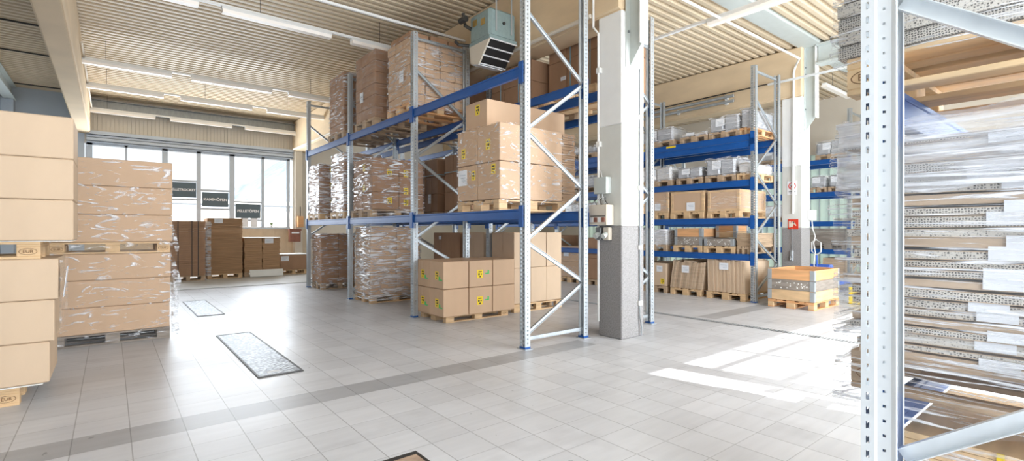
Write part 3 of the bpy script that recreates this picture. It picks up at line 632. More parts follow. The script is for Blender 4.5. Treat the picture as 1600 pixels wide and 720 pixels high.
# the rack close to the camera on the right: its frame stands across the view, beams run away along X
def near_rack():
    r = thing('pallet_rack', 'galvanised rack post and braces close up at the right edge, seen side on', 'pallet rack', (2.09, 0.0, 0), 0, GR)
    um = MB(); H = 2.95; a, b = 0.05, 0.05
    holed(um, (-b, -a, 0), (0, 1, 0), (0, 0, 1), 0.1, H, [0.028, 0.072], 0.008, 0.016, 0.05, 0.05)
    for s in (-1, 1):
        # side walls stepped like a rolled profile: lip, punched web, lip
        holed(um, (-b, s * a, 0), (1, 0, 0), (0, 0, 1), 0.04, H, [0.02], 0.005, 0.012, 0.05, 0.05)
        um.quad((-0.01, s * a, 0), (-0.004, s * (a - 0.008), 0), (-0.004, s * (a - 0.008), H), (-0.01, s * a, H))
        holed(um, (-0.004, s * (a - 0.008), 0), (1, 0, 0), (0, 0, 1), 0.04, H, [0.02], 0.0045, 0.0045, 0.05, 0.075)
        um.quad((0.036, s * (a - 0.008), 0), (0.05, s * a, 0), (0.05, s * a, H), (0.036, s * (a - 0.008), H))
        um.quad((0.05, s * a, 0), (0.05, s * (a - 0.02), 0), (0.05, s * (a - 0.02), H), (0.05, s * a, H))
    me = um.mesh('upright', 'galv_light')
    yf, yn = 0.545, -0.56
    for y, rz in ((yf, -PI / 2), (yn, PI / 2)):
        u = link('upright', me, r, (0, y, 0), rz); link('foot_plate', FOOT, u)
    def br(ya, za, yb, zb):
        b_ = MB(); p, q = Vector((0, ya, za)), Vector((0, yb, zb)); d = (q - p).normalized(); nr = Vector((0, -d.z, d.y))
        b_.bar(p + Vector((0.018, 0, 0)), q + Vector((0.018, 0, 0)), 0.05, 0.003, up=(1, 0, 0))
        for s in (-1, 1): b_.bar(p + nr * s * 0.024, q + nr * s * 0.024, 0.003, 0.036, up=(1, 0, 0))
        b_.build('brace', 'galv_light', r)
    br(yf - 0.05, 0.655, yn + 0.05, 1.37)
    br(yn + 0.05, 1.47, yf - 0.05, 2.2); br(yf - 0.05, 2.24, yn + 0.05, 2.9); br(yf - 0.05, 0.12, yn + 0.05, 0.12); br(yn + 0.05, 0.2, yf - 0.05, 0.6)
    u2 = copy_tree(r.children[0], r); u2.location = (2.8, yf, 0)
    for z in (0.815, 1.945):
        for y, sd_ in ((yf + 0.02, 1), (yn - 0.02, -1)):
            L = 2.7
            if L not in BEAMS: BEAMS[L] = beam_mesh(L)
            b_ = link('beam', BEAMS[L], r, (0.05, y, z - 0.13), -PI / 2); b_.scale = (-1 if sd_ > 0 else 1, 1, 1)
            link('connector', CONN, b_, (-0.012, 0, 0)); link('connector', CONN2, b_, (-0.012, L, 0))
    return r
near_rack()

# ------------------------------------------------------------------ pallets
BLK = {}
def pallet_parts():
    # euro pallet 1.2 (x) by 0.8 (y), origin at its base centre
    P = {}
    P['block'] = MB().box(-0.0725, 0.0725, -0.05, 0.05, 0, 0.078, 0, 0.004)
    P['corner'] = MB().box(-0.0725, 0.0725, -0.0725, 0.0725, 0, 0.078, 0, 0.004)
    return P
def make_pallet(m, mb_, stamp=False):
    t = thing('pallet', 'x', 'pallet')
    for y, wd in ((-0.35, 0.1), (0, 0.145), (0.35, 0.1)):
        MB().box(-0.6, 0.6, y - wd / 2, y + wd / 2, 0, 0.022, 0, 0.003).build('bottom_board', m, t)
        for x in (-0.5275, 0, 0.5275):
            b = MB().box(x - 0.0725, x + 0.0725, y - wd / 2, y + wd / 2, 0.022, 0.1, 0, 0.004).build('block', mb_, t)
    for x in (-0.5275, 0, 0.5275): MB().box(x - 0.0725, x + 0.0725, -0.4, 0.4, 0.1, 0.122, 0, 0.003).build('stringer_board', m, t)
    for y, wd in ((-0.3275, 0.145), (-0.19, 0.1), (0, 0.145), (0.19, 0.1), (0.3275, 0.145)):
        MB().box(-0.6, 0.6, y - wd / 2, y + wd / 2, 0.122, 0.144, 0, 0.003).build('deck_board', m, t)
    return t
def far_pallet_mesh(m, mb_):
    b = MB()
    for y, wd in ((-0.35, 0.1), (0, 0.145), (0.35, 0.1)):
        b.box(-0.6, 0.6, y - wd / 2, y + wd / 2, 0, 0.022)
        for x in (-0.5275, 0, 0.5275): b.box(x - 0.0725, x + 0.0725, y - wd / 2, y + wd / 2, 0.022, 0.1, 1)
    for x in (-0.5275, 0, 0.5275): b.box(x - 0.0725, x + 0.0725, -0.4, 0.4, 0.1, 0.122)
    for y, wd in ((-0.3275, 0.145), (-0.19, 0.1), (0, 0.145), (0.19, 0.1), (0.3275, 0.145)): b.box(-0.6, 0.6, y - wd / 2, y + wd / 2, 0.122, 0.144)
    return b.mesh('pallet', [m, mb_])
PAL = {}; PALM = {}
GP = 'wooden pallets'
def pallet(x0, x1, y0, y1, z, label, kind='wood', near=True, group=GP):
    mm = {'wood': ('wood', 'wood'), 'old': ('wood_old', 'wood_old'), 'orange': ('wood_orange', 'wood'), 'pine': ('wood_pine', 'wood_pine'), 'grey': ('wood_grey', 'wood_grey')}[kind]
    lx, ly = x1 - x0, y1 - y0
    long_x = lx >= ly; sx, sy = (lx / 1.2, ly / 0.8) if long_x else (ly / 1.2, lx / 0.8)
    if near:
        if kind not in PAL: PAL[kind] = o = make_pallet(*mm)
        else: o = copy_tree(PAL[kind])
    else:
        if kind not in PALM: PALM[kind] = far_pallet_mesh(*mm)
        o = link('pallet', PALM[kind])
    o.location = ((x0 + x1) / 2, (y0 + y1) / 2, z); o.rotation_euler = (0, 0, 0 if long_x else PI / 2); o.scale = (sx, sy, 1)
    tag(o, label, 'pallet', group); return o
def eur_stamp(parent, cx, y, z, face='-Y', wid=0.1):
    me = text_mesh('EUR', 0.036, 'stamp'); o = link('brand_stamp', me, parent)
    b = MB()
    for k in range(28):
        a0, a1 = 2 * PI * k / 28, 2 * PI * (k + 1) / 28
        b.add([(math.cos(a) * rx, math.sin(a) * ry, 0) for a, rx, ry in ((a0, 0.052, 0.024), (a1, 0.052, 0.024), (a1, 0.056, 0.027), (a0, 0.056, 0.027))], [(0, 1, 2, 3)])
    e = b.build('brand_stamp', 'stamp', parent)
    for q in (o, e):
        if face == '-Y': q.matrix_world = Matrix.Translation((cx, y, z)) @ Matrix.Rotation(PI / 2, 4, 'X')
        else: q.matrix_world = Matrix.Translation((cx, y, z)) @ Matrix.Rotation(-PI / 2, 4, 'Z') @ Matrix.Rotation(PI / 2, 4, 'X')
    bpy.context.view_layer.update()
def attach(o, parent):
    bpy.context.view_layer.update(); mw = o.matrix_world.copy(); o.parent = parent; o.matrix_parent_inverse = parent.matrix_world.inverted(); o.matrix_world = mw

# ------------------------------------------------------------------ cartons, wrapped loads, sheet stacks
def sticker(face, a, z, wd, ht, at, kind, parent, base):
    # face '-X' (a = y) or '-Y' (a = x); at = plane coordinate
    m = MB(); e = 0.0015
    def bx(a0, a1, z0, z1, d0, d1, k):
        if face == '-X': m.box(at - d1, at - d0, a0, a1, z0, z1, k)
        else: m.box(a0, a1, at - d1, at - d0, z0, z1, k)
    if kind == 'yellow':
        bx(a - wd / 2, a + wd / 2, z, z + ht, 0, e, 0)
        bx(a - wd * 0.3, a + wd * 0.3, z + ht * 0.72, z + ht * 0.84, e, e + 0.0006, 1)
        bx(a - wd * 0.32, a - wd * 0.05, z + ht * 0.36, z + ht * 0.6, e, e + 0.0006, 1); bx(a + wd * 0.08, a + wd * 0.3, z + ht * 0.4, z + ht * 0.56, e, e + 0.0006, 1)
        bx(a - wd * 0.12, a + wd * 0.14, z + ht * 0.1, z + ht * 0.26, e, e + 0.0006, 1); mats = ['yellow', 'ink']; nm = 'warning_label'
    elif kind == 'green':
        bx(a - wd / 2, a + wd / 2, z, z + ht * 0.3, 0, e, 0); bx(a + wd * 0.1, a + wd / 2, z + ht * 0.3, z + ht, 0, e, 0); mats = ['green']; nm = 'marker_tape'
    else:
        bx(a - wd / 2, a + wd / 2, z, z + ht, 0, e, 0)
        for k in range(3): bx(a - wd * 0.35, a + wd * (0.1 + 0.12 * k), z + ht * (0.3 + k * 0.18), z + ht * (0.35 + k * 0.18), e, e + 0.0006, 1)
        mats = ['paper', 'wall_grey']; nm = 'paper_label'
    o = m.build(nm, mats, parent, loc=tuple(base)); o.location = Vector(o.location) - Vector(base)
    o['label'] = {'yellow': 'yellow warning label', 'green': 'green marker strip', 'paper': 'white paper label'}[kind]
    return o
def carton(x0, x1, y0, y1, z0, z1, label, group, m='card', cat='box', tape=None, stick=(), rz=0, bev=0.008):
    base = ((x0 + x1) / 2, (y0 + y1) / 2, z0)
    o = MB().box(x0, x1, y0, y1, z0 + 0.002, z1 - 0.002, 0, bev).build('carton', m, loc=base)
    tag(o, label, cat, group)
    if tape:
        b = MB(); hx, hy, h = (x1 - x0) / 2, (y1 - y0) / 2, z1 - z0; e = 0.0012; q = 0.025
        if tape == 'x':
            b.box(-hx - e, hx + e, -q, q, h - 0.002, h - 0.002 + e).box(-hx - e, -hx, -q, q, h - 0.14, h).box(hx, hx + e, -q, q, h - 0.14, h)
        else:
            b.box(-q, q, -hy - e, hy + e, h - 0.002, h - 0.002 + e).box(-q, q, -hy - e, -hy, h - 0.14, h).box(-q, q, -hy - e, -hy, 0.002, 0.1)
        b.build('tape', 'tape', o)
    for s in stick:
        kind, face, a, z, wd, ht = s; at = x0 if face == '-X' else y0
        sticker(face, a, z, wd, ht, at, kind, o, base)
    o.rotation_euler.z = rz
    return o
def film_shell(x0, x1, y0, y1, z0, z1, parent, m='film', off=0.012, amp=0.018, nz=None, seed=0, base=(0, 0, 0), name='stretch_film', fringe=0.02, step=0.05):
    per = []; nx, ny = max(4, int((x1 - x0) / step)), max(4, int((y1 - y0) / step))
    A, B, C_, D = x0 - off, x1 + off, y0 - off, y1 + off
    for i in range(nx): per.append((A + (B - A) * i / nx, C_, 0, -1))
    for i in range(ny): per.append((B, C_ + (D - C_) * i / ny, 1, 0))
    for i in range(nx): per.append((B - (B - A) * i / nx, D, 0, 1))
    for i in range(ny): per.append((A, D - (D - C_) * i / ny, -1, 0))
    nz = nz or max(6, int((z1 - z0) / 0.03)); n = len(per); vs = []
    cx, cy = (x0 + x1) / 2, (y0 + y1) / 2
    for j in range(nz + 1):
        z = z0 + (z1 - z0) * j / nz
        for i, (px, py, ux, uy) in enumerate(per):
            k = noise.noise((px * 2.2 + seed, py * 2.2 + seed, z * 14)) + 0.5 * noise.noise((px * 5 + seed, py * 5, z * 30 + seed))
            d = max(-off * 0.7, k * amp)
            zz = z
            if j == 0: zz += noise.noise((px * 4 + seed, py * 4, 3)) * fringe
            if j == nz: zz += noise.noise((px * 4 + seed, py * 4, 9)) * fringe * 0.7
            vs.append((px + ux * d - base[0], py + uy * d - base[1], zz - base[2]))
    fs = [(j * n + i, j * n + (i + 1) % n, (j + 1) * n + (i + 1) % n, (j + 1) * n + i) for j in range(nz) for i in range(n)]
    mb = MB(); mb.add(vs, fs); return mb.build(name, m, parent, smooth=True)
def wrapped(x0, x1, y0, y1, z0, z1, nx, ny, nz, label, group, film='film', m='card', stick=(), name='wrapped_load', cat='wrapped pallet load', gap=0.004, foot=0.1, amp=0.018, tilt=(0, 0), straps=()):
    base = ((x0 + x1) / 2, (y0 + y1) / 2, z0); t = thing(name, label, cat, base, 0, group)
    dx, dy, dz = (x1 - x0) / nx, (y1 - y0) / ny, (z1 - z0) / nz
    for k in range(nz):
        for i in range(nx):
            for j in range(ny):
                if 0 < i < nx - 1 and 0 < j < ny - 1: continue
                ox, oy = random.uniform(-gap, gap), random.uniform(-gap, gap)
                b = MB().box(x0 + i * dx + 0.003 - base[0] + ox, x0 + (i + 1) * dx - 0.003 - base[0] + ox, y0 + j * dy + 0.003 - base[1] + oy, y0 + (j + 1) * dy - 0.003 - base[1] + oy, k * dz + 0.002, (k + 1) * dz - 0.002, 0, 0.008)
                b.build('carton', m, t)
    for s in stick:
        kind, face, a, z, wd, ht = s; sticker(face, a, z, wd, ht, (x0 if face == '-X' else y0) - 0.006, kind, t, base)
    for q in straps:
        b = MB(); e = 0.006
        if q[0] == 'h': b.box(x0 - e - base[0], x1 + e - base[0], y0 - e - base[1], y1 + e - base[1], q[1] - z0, q[1] - z0 + 0.014)
        elif q[0] == '-Y': b.box(q[1] - 0.008 - base[0], q[1] + 0.008 - base[0], y0 - e - base[1], y1 + e - base[1], -0.02, z1 - z0 + e)
        else: b.box(x0 - e - base[0], x1 + e - base[0], q[1] - 0.008 - base[1], q[1] + 0.008 - base[1], -0.02, z1 - z0 + e)
        b.build('strap', q[2], t)
    if film: film_shell(x0, x1, y0, y1, z0 - foot, z1 + 0.01, t, film, base=base, seed=len(label) * 1.7 + x0, amp=amp)
    return t
def sheets(x0, x1, y0, y1, z0, z1, n, label, group, m='card_edge', name='cardboard_stack', cat='stack of flat cardboard', jit=0.012, film=None, labels=(), straps=(), lean=0.0, split=None, vertical=None, m2=None):
    base = ((x0 + x1) / 2, (y0 + y1) / 2, z0); t = thing(name, label, cat, base, 0, group)
    b = MB(); hx, hy, H = (x1 - x0) / 2, (y1 - y0) / 2, z1 - z0
    if vertical:
        for k in range(n):
            a0, a1 = -hy + 2 * hy * k / n, -hy + 2 * hy * (k + 1) / n - 0.006
            h = H * random.uniform(0.9, 1.0); sh = lean * H
            q = [(a0, 0), (a1, 0), (a1 + sh, h), (a0 + sh, h)]
            b.prism(q, -hx + random.uniform(-jit, jit), hx + random.uniform(-jit, jit), 'x')
    else:
        parts = [(-hx, hx)] if not split else [(-hx, -hx + split * 2 * hx - 0.01), (-hx + split * 2 * hx + 0.01, hx)]
        for (a, c) in parts:
            for k in range(n):
                z = H * k / n; ox, oy = random.uniform(-jit, jit), random.uniform(-jit, jit) + lean * z
                b.box(a + ox, c + ox, -hy + oy, hy + oy, z, H * (k + 1) / n - min(0.004, H / n * 0.12), 0)
    b.build('sheets', m, t)
    for s in labels:
        kind, face, a, z, wd, ht = s; sticker(face, a, z, wd, ht, (x0 if face == '-X' else y0) - jit - 0.004, kind, t, base)
    for xs_, mm in straps:
        MB().box(xs_ - 0.01 - base[0], xs_ + 0.01 - base[0], -hy - jit - 0.006, hy + jit + 0.006, 0, H + 0.006).build('strap', mm, t)
    if film: film_shell(x0, x1, y0, y1, z0 - 0.08, z1 + 0.01, t, film, base=base, off=jit + 0.01, seed=len(label) + y0)
    return t

# ------------------------------------------------------------------ foreground stacks on the left
GAx = 'long cartons of the left front stack'; GBx = 'long cartons of the wrapped stack behind'
pa = pallet(-1.78, -0.58, 5.7, 6.5, 0, 'pale pallet on the floor under the left front carton stack')
zA = [0.15, 0.495, 0.845, 1.19]; xA = [-0.40, -0.37, -0.345]; nm = ['bottom', 'second', 'third']
o = MB().box(-1.7, -0.44, 5.69, 6.5, 0.1445, 0.152).build('cardboard_sheet', 'foam', loc=(-1.07, 6.1, 0.1445)); tag(o, 'pale flat sheet lying between the floor pallet and the left front cartons', 'sheet')
for k in range(3):
    carton(xA[k] - 1.2, xA[k], 5.7, 6.5, zA[k] + (0.003 if k == 0 else 0), zA[k + 1], 'plain tan long carton, %s from the floor in the left front stack' % nm[k], GAx, 'card_pale', tape='y')
pb = pallet(-1.655, -0.455, 5.7, 6.5, 1.19, 'pallet marked EUR between the cartons of the left front stack')
zA = [1.334, 1.685, 2.035, 2.395]; nm2 = ['lowest', 'middle', 'topmost']
o = MB().box(-1.5, -0.255, 5.69, 6.5, 1.334, 1.339).build('cardboard_sheet', 'foam', loc=(-0.9, 6.1, 1.334)); tag(o, 'thin pale sheet between the EUR pallet and the upper front cartons', 'sheet')
for k in range(3):
    carton(-1.45, -0.25, 5.7 + 0.004 * k, 6.5, zA[k] + (0.006 if k == 0 else 0), zA[k + 1], 'plain tan long carton, %s of the three above the EUR pallet at the left' % nm2[k], GAx, 'card_pale', tape='y')
bpy.context.view_layer.update()
eur_stamp(pb, -0.53, 5.696, 1.19 + 0.062); eur_stamp(pa, -0.655, 5.696, 0.062)
t = thing('film_flap', 'loose wrap with a white label at the side of the left front stack', 'film', (-0.33, 5.75, 0.7))
film_shell(-0.335, -0.325, 5.72, 6.45, 0.55, 1.17, t, 'film_thin', base=(-0.33, 5.75, 0.7), off=0.004, amp=0.01)
MB().obox((0.03, 0.0, 0.29), (0.003, 0.16, 0.26), Matrix.Rotation(0.1, 3, 'Y')).build('paper_label', 'paper', t)
# wrapped stack behind
pallet(-0.58, 0.62, 8.07, 8.87, 0, 'dark grey floor pallet under the wrapped long cartons behind', 'grey')
zB = [0.145, 0.475, 0.81, 1.135]
for k in range(3): carton(-0.58 - 0.01 * k, 0.615 + 0.006 * k, 8.07, 8.87, zB[k], zB[k + 1], 'wrapped tan long carton, %s from the floor in the second stack' % nm[k], GBx, 'card')
pc = pallet(-0.58, 0.62, 8.07, 8.87, 1.137, 'wrapped pallet marked EPAL halfway up the second stack')
zB = [1.283, 1.63, 1.985, 2.33]
for k in range(3): carton(-0.56, 0.645, 8.07, 8.87, zB[k], zB[k + 1], 'wrapped long carton, %s of three above the halfway pallet of the second stack' % nm2[k], GBx, 'card')
bpy.context.view_layer.update(); eur_stamp(pc, -0.5, 8.066, 1.2)
t = thing('stretch_film', 'clear film wound around the second carton stack, flapping at its right edge', 'film', (0.03, 8.47, 0.1))
film_shell(-0.58, 0.64, 8.07, 8.87, 1.2, 2.34, t, 'film_big', base=(0.03, 8.47, 0.1), seed=3, amp=0.012, name='film_wrap')
film_shell(-0.6, 0.63, 8.07, 8.87, 0.03, 1.17, t, 'film_big', base=(0.03, 8.47, 0.1), seed=5, amp=0.012, name='film_wrap')
def flap(x, y, zs, wd, sd_, par, base, m='film_heavy', name='film_flap'):
    vs = []; n = 10
    for j, z in enumerate(zs):
        for i in range(n + 1):
            u = i / n; k = noise.noise((u * 3, z * 5, sd_))
            vs.append((x + wd * u * (0.7 + 0.5 * noise.noise((z * 4, sd_, 1))) - base[0], y + 0.14 * k - base[1], z + 0.05 * noise.noise((u * 2, z * 3, sd_ + 4)) - 0.16 * u * u - base[2]))
    mb = MB(); mb.add(vs, [(j * (n + 1) + i, j * (n + 1) + i + 1, (j + 1) * (n + 1) + i + 1, (j + 1) * (n + 1) + i) for j in range(len(zs) - 1) for i in range(n)])
    mb.build(name, m, par, smooth=True)
flap(0.64, 8.12, [0.05 + 0.06 * k for k in range(18)], 0.14, 2.2, t, (0.03, 8.47, 0.1))
flap(0.65, 8.3, [1.25 + 0.06 * k for k in range(6)], 0.1, 6.1, t, (0.03, 8.47, 0.1))

# ------------------------------------------------------------------ row of stacks under the windows
GW = 'stacks of flat cardboard under the windows'
pallet(1.3, 2.12, 16.75, 17.55, 0.004, 'dark pallet under the strapped brown stack by the windows', 'old', False)
sheets(1.3, 2.12, 16.75, 17.55, 0.15, 1.71, 26, 'tall brown cardboard stack with dark straps, leftmost under the windows', GW, straps=[(1.47, 'strap'), (1.8, 'strap'), (1.95, 'strap')], m='card_brown')
pallet(2.22, 3.14, 17.05, 17.85, 0.004, 'pale pallet under the tallest brown stack by the windows', 'wood', False)
t = sheets(2.22, 3.14, 17.05, 17.85, 0.15, 1.81, 60, 'tallest brown cardboard stack under the windows with a white label near its top', GW, labels=[('paper', '-Y', 2.5, 1.66, 0.22, 0.13)])
film_shell(2.18, 2.3, 17.05, 17.8, 0.1, 1.7, t, 'film_white', base=(2.68, 17.45, 0.15), off=0.01, amp=0.03)
pallet(3.2, 4.25, 17.1, 17.9, 0.004, 'pallet under the half height grey brown stack by the windows', 'old', False)
sheets(3.2, 4.22, 17.1, 17.9, 0.15, 1.2, 15, 'half height grey brown cardboard stack in two columns under the windows', GW, labels=[('paper', '-Y', 3.9, 1.04, 0.25, 0.15)], split=0.5, m='card_edge')
o = MB().box(3.2, 4.24, 17.08, 17.92, 1.205, 1.225).build('cover_sheet', 'foam', loc=(3.7, 17.5, 1.205)); tag(o, 'white cover sheet on top of the half height stack by the windows', 'sheet')
o = MB().obox((3.8, 16.95, 0.118), (0.95, 0.04, 0.22), Matrix.Rotation(-0.35, 3, 'X')).build('foam_strip', 'foam', loc=(3.8, 16.95, 0.118)); tag(o, 'white foam strip leaning against the half height stack by the windows', 'strip')
pallet(4.3, 5.15, 17.4, 18.2, 0.004, 'pale pallet under the lowest box by the windows', 'wood', False)
carton(4.3, 5.15, 17.4, 18.2, 0.15, 0.64, 'low wide brown box with a white label at the right end of the window row', None, 'card_brown', stick=[('paper', '-Y', 4.45, 0.44, 0.24, 0.16)])
o = MB().box(4.2, 5.2, 17.36, 18.24, 0.645, 0.665).build('cover_sheet', 'foam', loc=(4.7, 17.8, 0.645)); tag(o, 'white cover sheet on the lowest box by the windows', 'sheet')

# ------------------------------------------------------------------ front rack: top level
GU = 'film wrapped loads on the top level of the front rack'
pallet(3.85, 4.95, 10.5, 11.45, 3.42, 'pallet under the smallest wrapped stack on the top level of the front rack', 'old')
wrapped(3.87, 4.93, 10.52, 11.42, 3.565, 4.83, 3, 2, 7, 'smallest and farthest of the three film wrapped stacks on top of the front rack', GU, m='card_brown')
pallet(3.85, 4.95, 8.9, 9.88, 3.42, 'pallet under the middle wrapped stack on the top level of the front rack', 'old')
wrapped(3.87, 4.93, 8.92, 9.86, 3.565, 4.86, 3, 3, 6, 'middle of the three film wrapped stacks on top of the front rack', GU, m='card_brown', film='film_thin', stick=[('paper', '-X', 9.55, 3.95, 0.16, 0.2)])
pallet(3.85, 5.05, 7.5, 8.34, 3.42, 'orange pallet under the biggest wrapped stack on the top level of the front rack', 'orange')
wrapped(3.86, 5.02, 7.5, 8.34, 3.565, 4.66, 4, 3, 7, 'biggest and nearest of the three film wrapped stacks on the top of the front rack', GU, m='card', film='film', stick=[('paper', '-X', 7.8, 3.95, 0.16, 0.2)], gap=0.012)
for k, (a, b, c, d, lab) in enumerate(((3.9, 4.25, 8.0, 8.3, 'small loose carton on the aisle corner atop the biggest wrapped stack'), (4.28, 4.62, 7.55, 7.9, 'small loose carton in the middle of the top of the biggest wrapped stack'), (4.65, 5.0, 7.55, 7.9, 'small loose carton at the far right of the top of the biggest wrapped stack'), (3.88, 4.24, 7.55, 7.95, 'small loose carton on the near corner atop the biggest wrapped stack'))):
    carton(a, b, c, d, 4.672, 4.79 - 0.01 * k, lab, 'small loose cartons on the biggest wrapped stack', 'card_brown')
# front rack: middle level
GM = 'wrapped carton loads on the middle level of the front rack'
pallet(3.85, 4.9, 12.05, 12.95, 1.69, 'pallet in the far bay of the middle level, next to the rack end post', 'wood', False)
wrapped(3.87, 4.6, 12.1, 12.93, 1.84, 3.02, 2, 2, 3, 'wrapped brown load with yellow labels at the far end of the middle level', GM, 'film_heavy', 'card_brown', stick=[('yellow', '-Y', 4.15, 2.1, 0.09, 0.12), ('yellow', '-Y', 4.15, 2.45, 0.09, 0.12), ('yellow', '-Y', 4.15, 2.85, 0.09, 0.12)])
pallet(3.85, 4.9, 10.45, 11.3, 1.69, 'pallet in the far bay of the middle level, next to the second post', 'wood', False)
wrapped(3.87, 4.7, 10.48, 11.27, 1.84, 3.1, 2, 2, 3, 'white shining wrapped load second from the far end of the middle level', GM, 'film_heavy', 'card_brown')
pallet(3.85, 5.0, 9.1, 10.08, 1.69, 'pallet on the middle level below the middle one of the top wrapped stacks', 'old', False)
wrapped(3.9, 5.0, 9.11, 10.07, 1.84, 2.84, 2, 2, 3, 'wrapped brown cartons with yellow labels on the middle level behind the third post', GM, 'film', 'card_brown', stick=[('yellow', '-Y', 4.25, 2.5, 0.1, 0.13), ('yellow', '-Y', 4.25, 1.95, 0.1, 0.13), ('yellow', '-Y', 4.6, 2.5, 0.1, 0.13), ('yellow', '-Y', 4.6, 2.15, 0.1, 0.13), ('yellow', '-Y', 4.6, 1.92, 0.1, 0.13), ('yellow', '-X', 9.5, 2.6, 0.1, 0.13), ('yellow', '-X', 9.5, 2.2, 0.1, 0.13)])
# the five big cartons in the near bay
pallet(3.9, 5.1, 5.12, 6.1, 1.69, 'pallet carrying the big wrapped cartons in the near bay', 'wood')
G5 = 'big cartons in the near bay of the front rack'
def yl(*q): return [('yellow',) + x for x in q]
carton(3.9, 5.02, 5.1, 5.6, 1.84, 2.33, 'big tan carton with a yellow label, lower near one of the wrapped four', G5, 'card', stick=yl(('-X', 5.24, 2.17, 0.09, 0.13)))
carton(3.9, 5.02, 5.61, 6.1, 1.84, 2.33, 'big tan carton with a white document pouch, lower far one of the wrapped four', G5, 'card', stick=yl(('-X', 5.7, 2.12, 0.09, 0.13)) + [('paper', '-X', 5.97, 2.06, 0.22, 0.22)])
carton(3.9, 5.02, 5.1, 5.6, 2.335, 2.83, 'big tan carton with a yellow label, upper near one of the wrapped four', G5, 'card', stick=yl(('-X', 5.36, 2.5, 0.1, 0.14)))
carton(3.9, 5.02, 5.61, 6.1, 2.335, 2.83, 'big tan carton with a yellow label, upper far one of the wrapped four', G5, 'card', stick=yl(('-X', 5.95, 2.44, 0.09, 0.14)))
carton(3.97, 5.45, 5.48, 6.0, 2.845, 3.22, 'long tan carton with a yellow label lying alone on the wrapped four', G5, 'card', tape='x', stick=yl(('-X', 5.7, 3.03, 0.1, 0.14)))
sheets(5.035, 5.3, 5.12, 6.08, 1.84, 2.82, 60, 'wavy edged pile of flat cardboard pressed behind the four big cartons', None, m='card', jit=0.012)
t = thing('stretch_film', 'clear film around the four big cartons, hanging in folds over their pallet', 'film', (4.6, 5.6, 1.7))
film_shell(3.9, 5.33, 5.1, 6.1, 1.77, 2.84, t, 'film_big', base=(4.6, 5.6, 1.7), seed=11, amp=0.014, fringe=0.05, name='film_wrap')
# front rack: ground level
GG = 'wrapped loads standing under the front rack'
pallet(3.97, 4.9, 12.3, 13.0, 0, 'pallet on the floor under the front rack by its far end post', 'old', False)
wrapped(3.97, 4.8, 12.3, 13.0, 0.15, 1.36, 2, 1, 3, 'brown wrapped load on the floor under the far bay of the front rack', GG, 'film', 'card_brown')
pallet(3.97, 5.05, 9.35, 10.15, 0, 'pallet on the floor under the front rack behind the third post', 'wood')
wrapped(3.97, 5.05, 9.35, 10.15, 0.15, 1.5, 2, 2, 3, 'tall tan wrapped load with shining film on the floor under the middle bay', GG, 'film_heavy', 'card')
# pallet of twelve cartons
pallet(4.02, 5.24, 6.62, 7.42, 0, 'pallet on the floor carrying the carton cube with yellow labels', 'wood').scale.z = 0.69
GC = 'cartons of the cube with yellow labels'
pos = {(0, 0): 'near corner', (1, 0): 'middle of the bright side', (2, 0): 'right end of the bright side', (0, 1): 'far end of the shaded side', (1, 1): 'middle of the rear side', (2, 1): 'right end of the rear side'}
for (i, j), pn in pos.items():
    for k in range(2):
        x0 = 3.94 + 0.467 * i; y0 = 6.56 + 0.45 * j; z0 = 0.102 + 0.427 * k; st = []
        lvl = 'lower' if k == 0 else 'upper'
        if i == 0: st = [('yellow', '-X', y0 + 0.2, z0 + 0.14, 0.1, 0.13), ('green', '-X', y0 + 0.09, z0 + 0.13, 0.1, 0.06)]
        if (i, j) == (1, 0): st = [('yellow', '-Y', x0 + 0.21, z0 + 0.14, 0.11, 0.13), ('green', '-Y', x0 + 0.35, z0 + 0.2, 0.08, 0.06)]
        carton(x0 + random.uniform(0, 0.008), x0 + 0.458, y0 + random.uniform(0, 0.006), y0 + 0.444, z0, z0 + 0.424, '%s tan carton at the %s of the yellow label cube' % (lvl, pn), GC, 'card', tape='x' if (i, j) != (0, 0) else None, stick=st)

# ------------------------------------------------------------------ second rack, back to back
GS = 'brown carton towers in the rear rack'
pallet(5.45, 6.6, 4.86, 6.1, 3.42, 'pallet on the top of the rear rack right behind the column', 'wood')
wrapped(5.69, 6.75, 4.86, 6.1, 3.57, 4.78, 3, 3, 2, 'brown strapped cartons on the top of the rear rack, next to the column', GS, None, 'card_brown', straps=[('-X', 5.6, 'bluestrap'), ('-X', 5.18, 'bluestrap')], stick=[('paper', '-X', 5.35, 4.34, 0.09, 0.07), ('paper', '-X', 5.75, 3.85, 0.12, 0.06)])
pallet(5.45, 6.6, 6.25, 7.4, 3.42, 'pallet on the top of the rear rack under the girder', 'old', False)
wrapped(5.45, 6.6, 6.25, 7.38, 3.57, 4.28, 3, 3, 2, 'brown strapped cartons on the top of the rear rack, partly behind the near bay beam', GS, None, 'card_brown', straps=[('-X', 6.6, 'bluestrap'), ('-X', 7.1, 'bluestrap')])
pallet(5.45, 6.55, 7.6, 8.7, 3.42, 'pallet on the top of the rear rack seen from below, nearer one of two', 'old')
pallet(5.45, 6.55, 8.85, 9.95, 3.42, 'pallet on the top of the rear rack seen from below, farther one of two', 'old')
wrapped(5.5, 6.5, 7.65, 8.65, 3.57, 4.2, 3, 3, 2, 'brown cartons on the rear rack top hidden mostly by the biggest wrapped stack', GS, None, 'card_brown')
wrapped(5.5, 6.5, 8.9, 9.9, 3.57, 4.2, 3, 3, 2, 'brown cartons on the rear rack top hidden mostly by the middle wrapped stack', GS, None, 'card_brown')
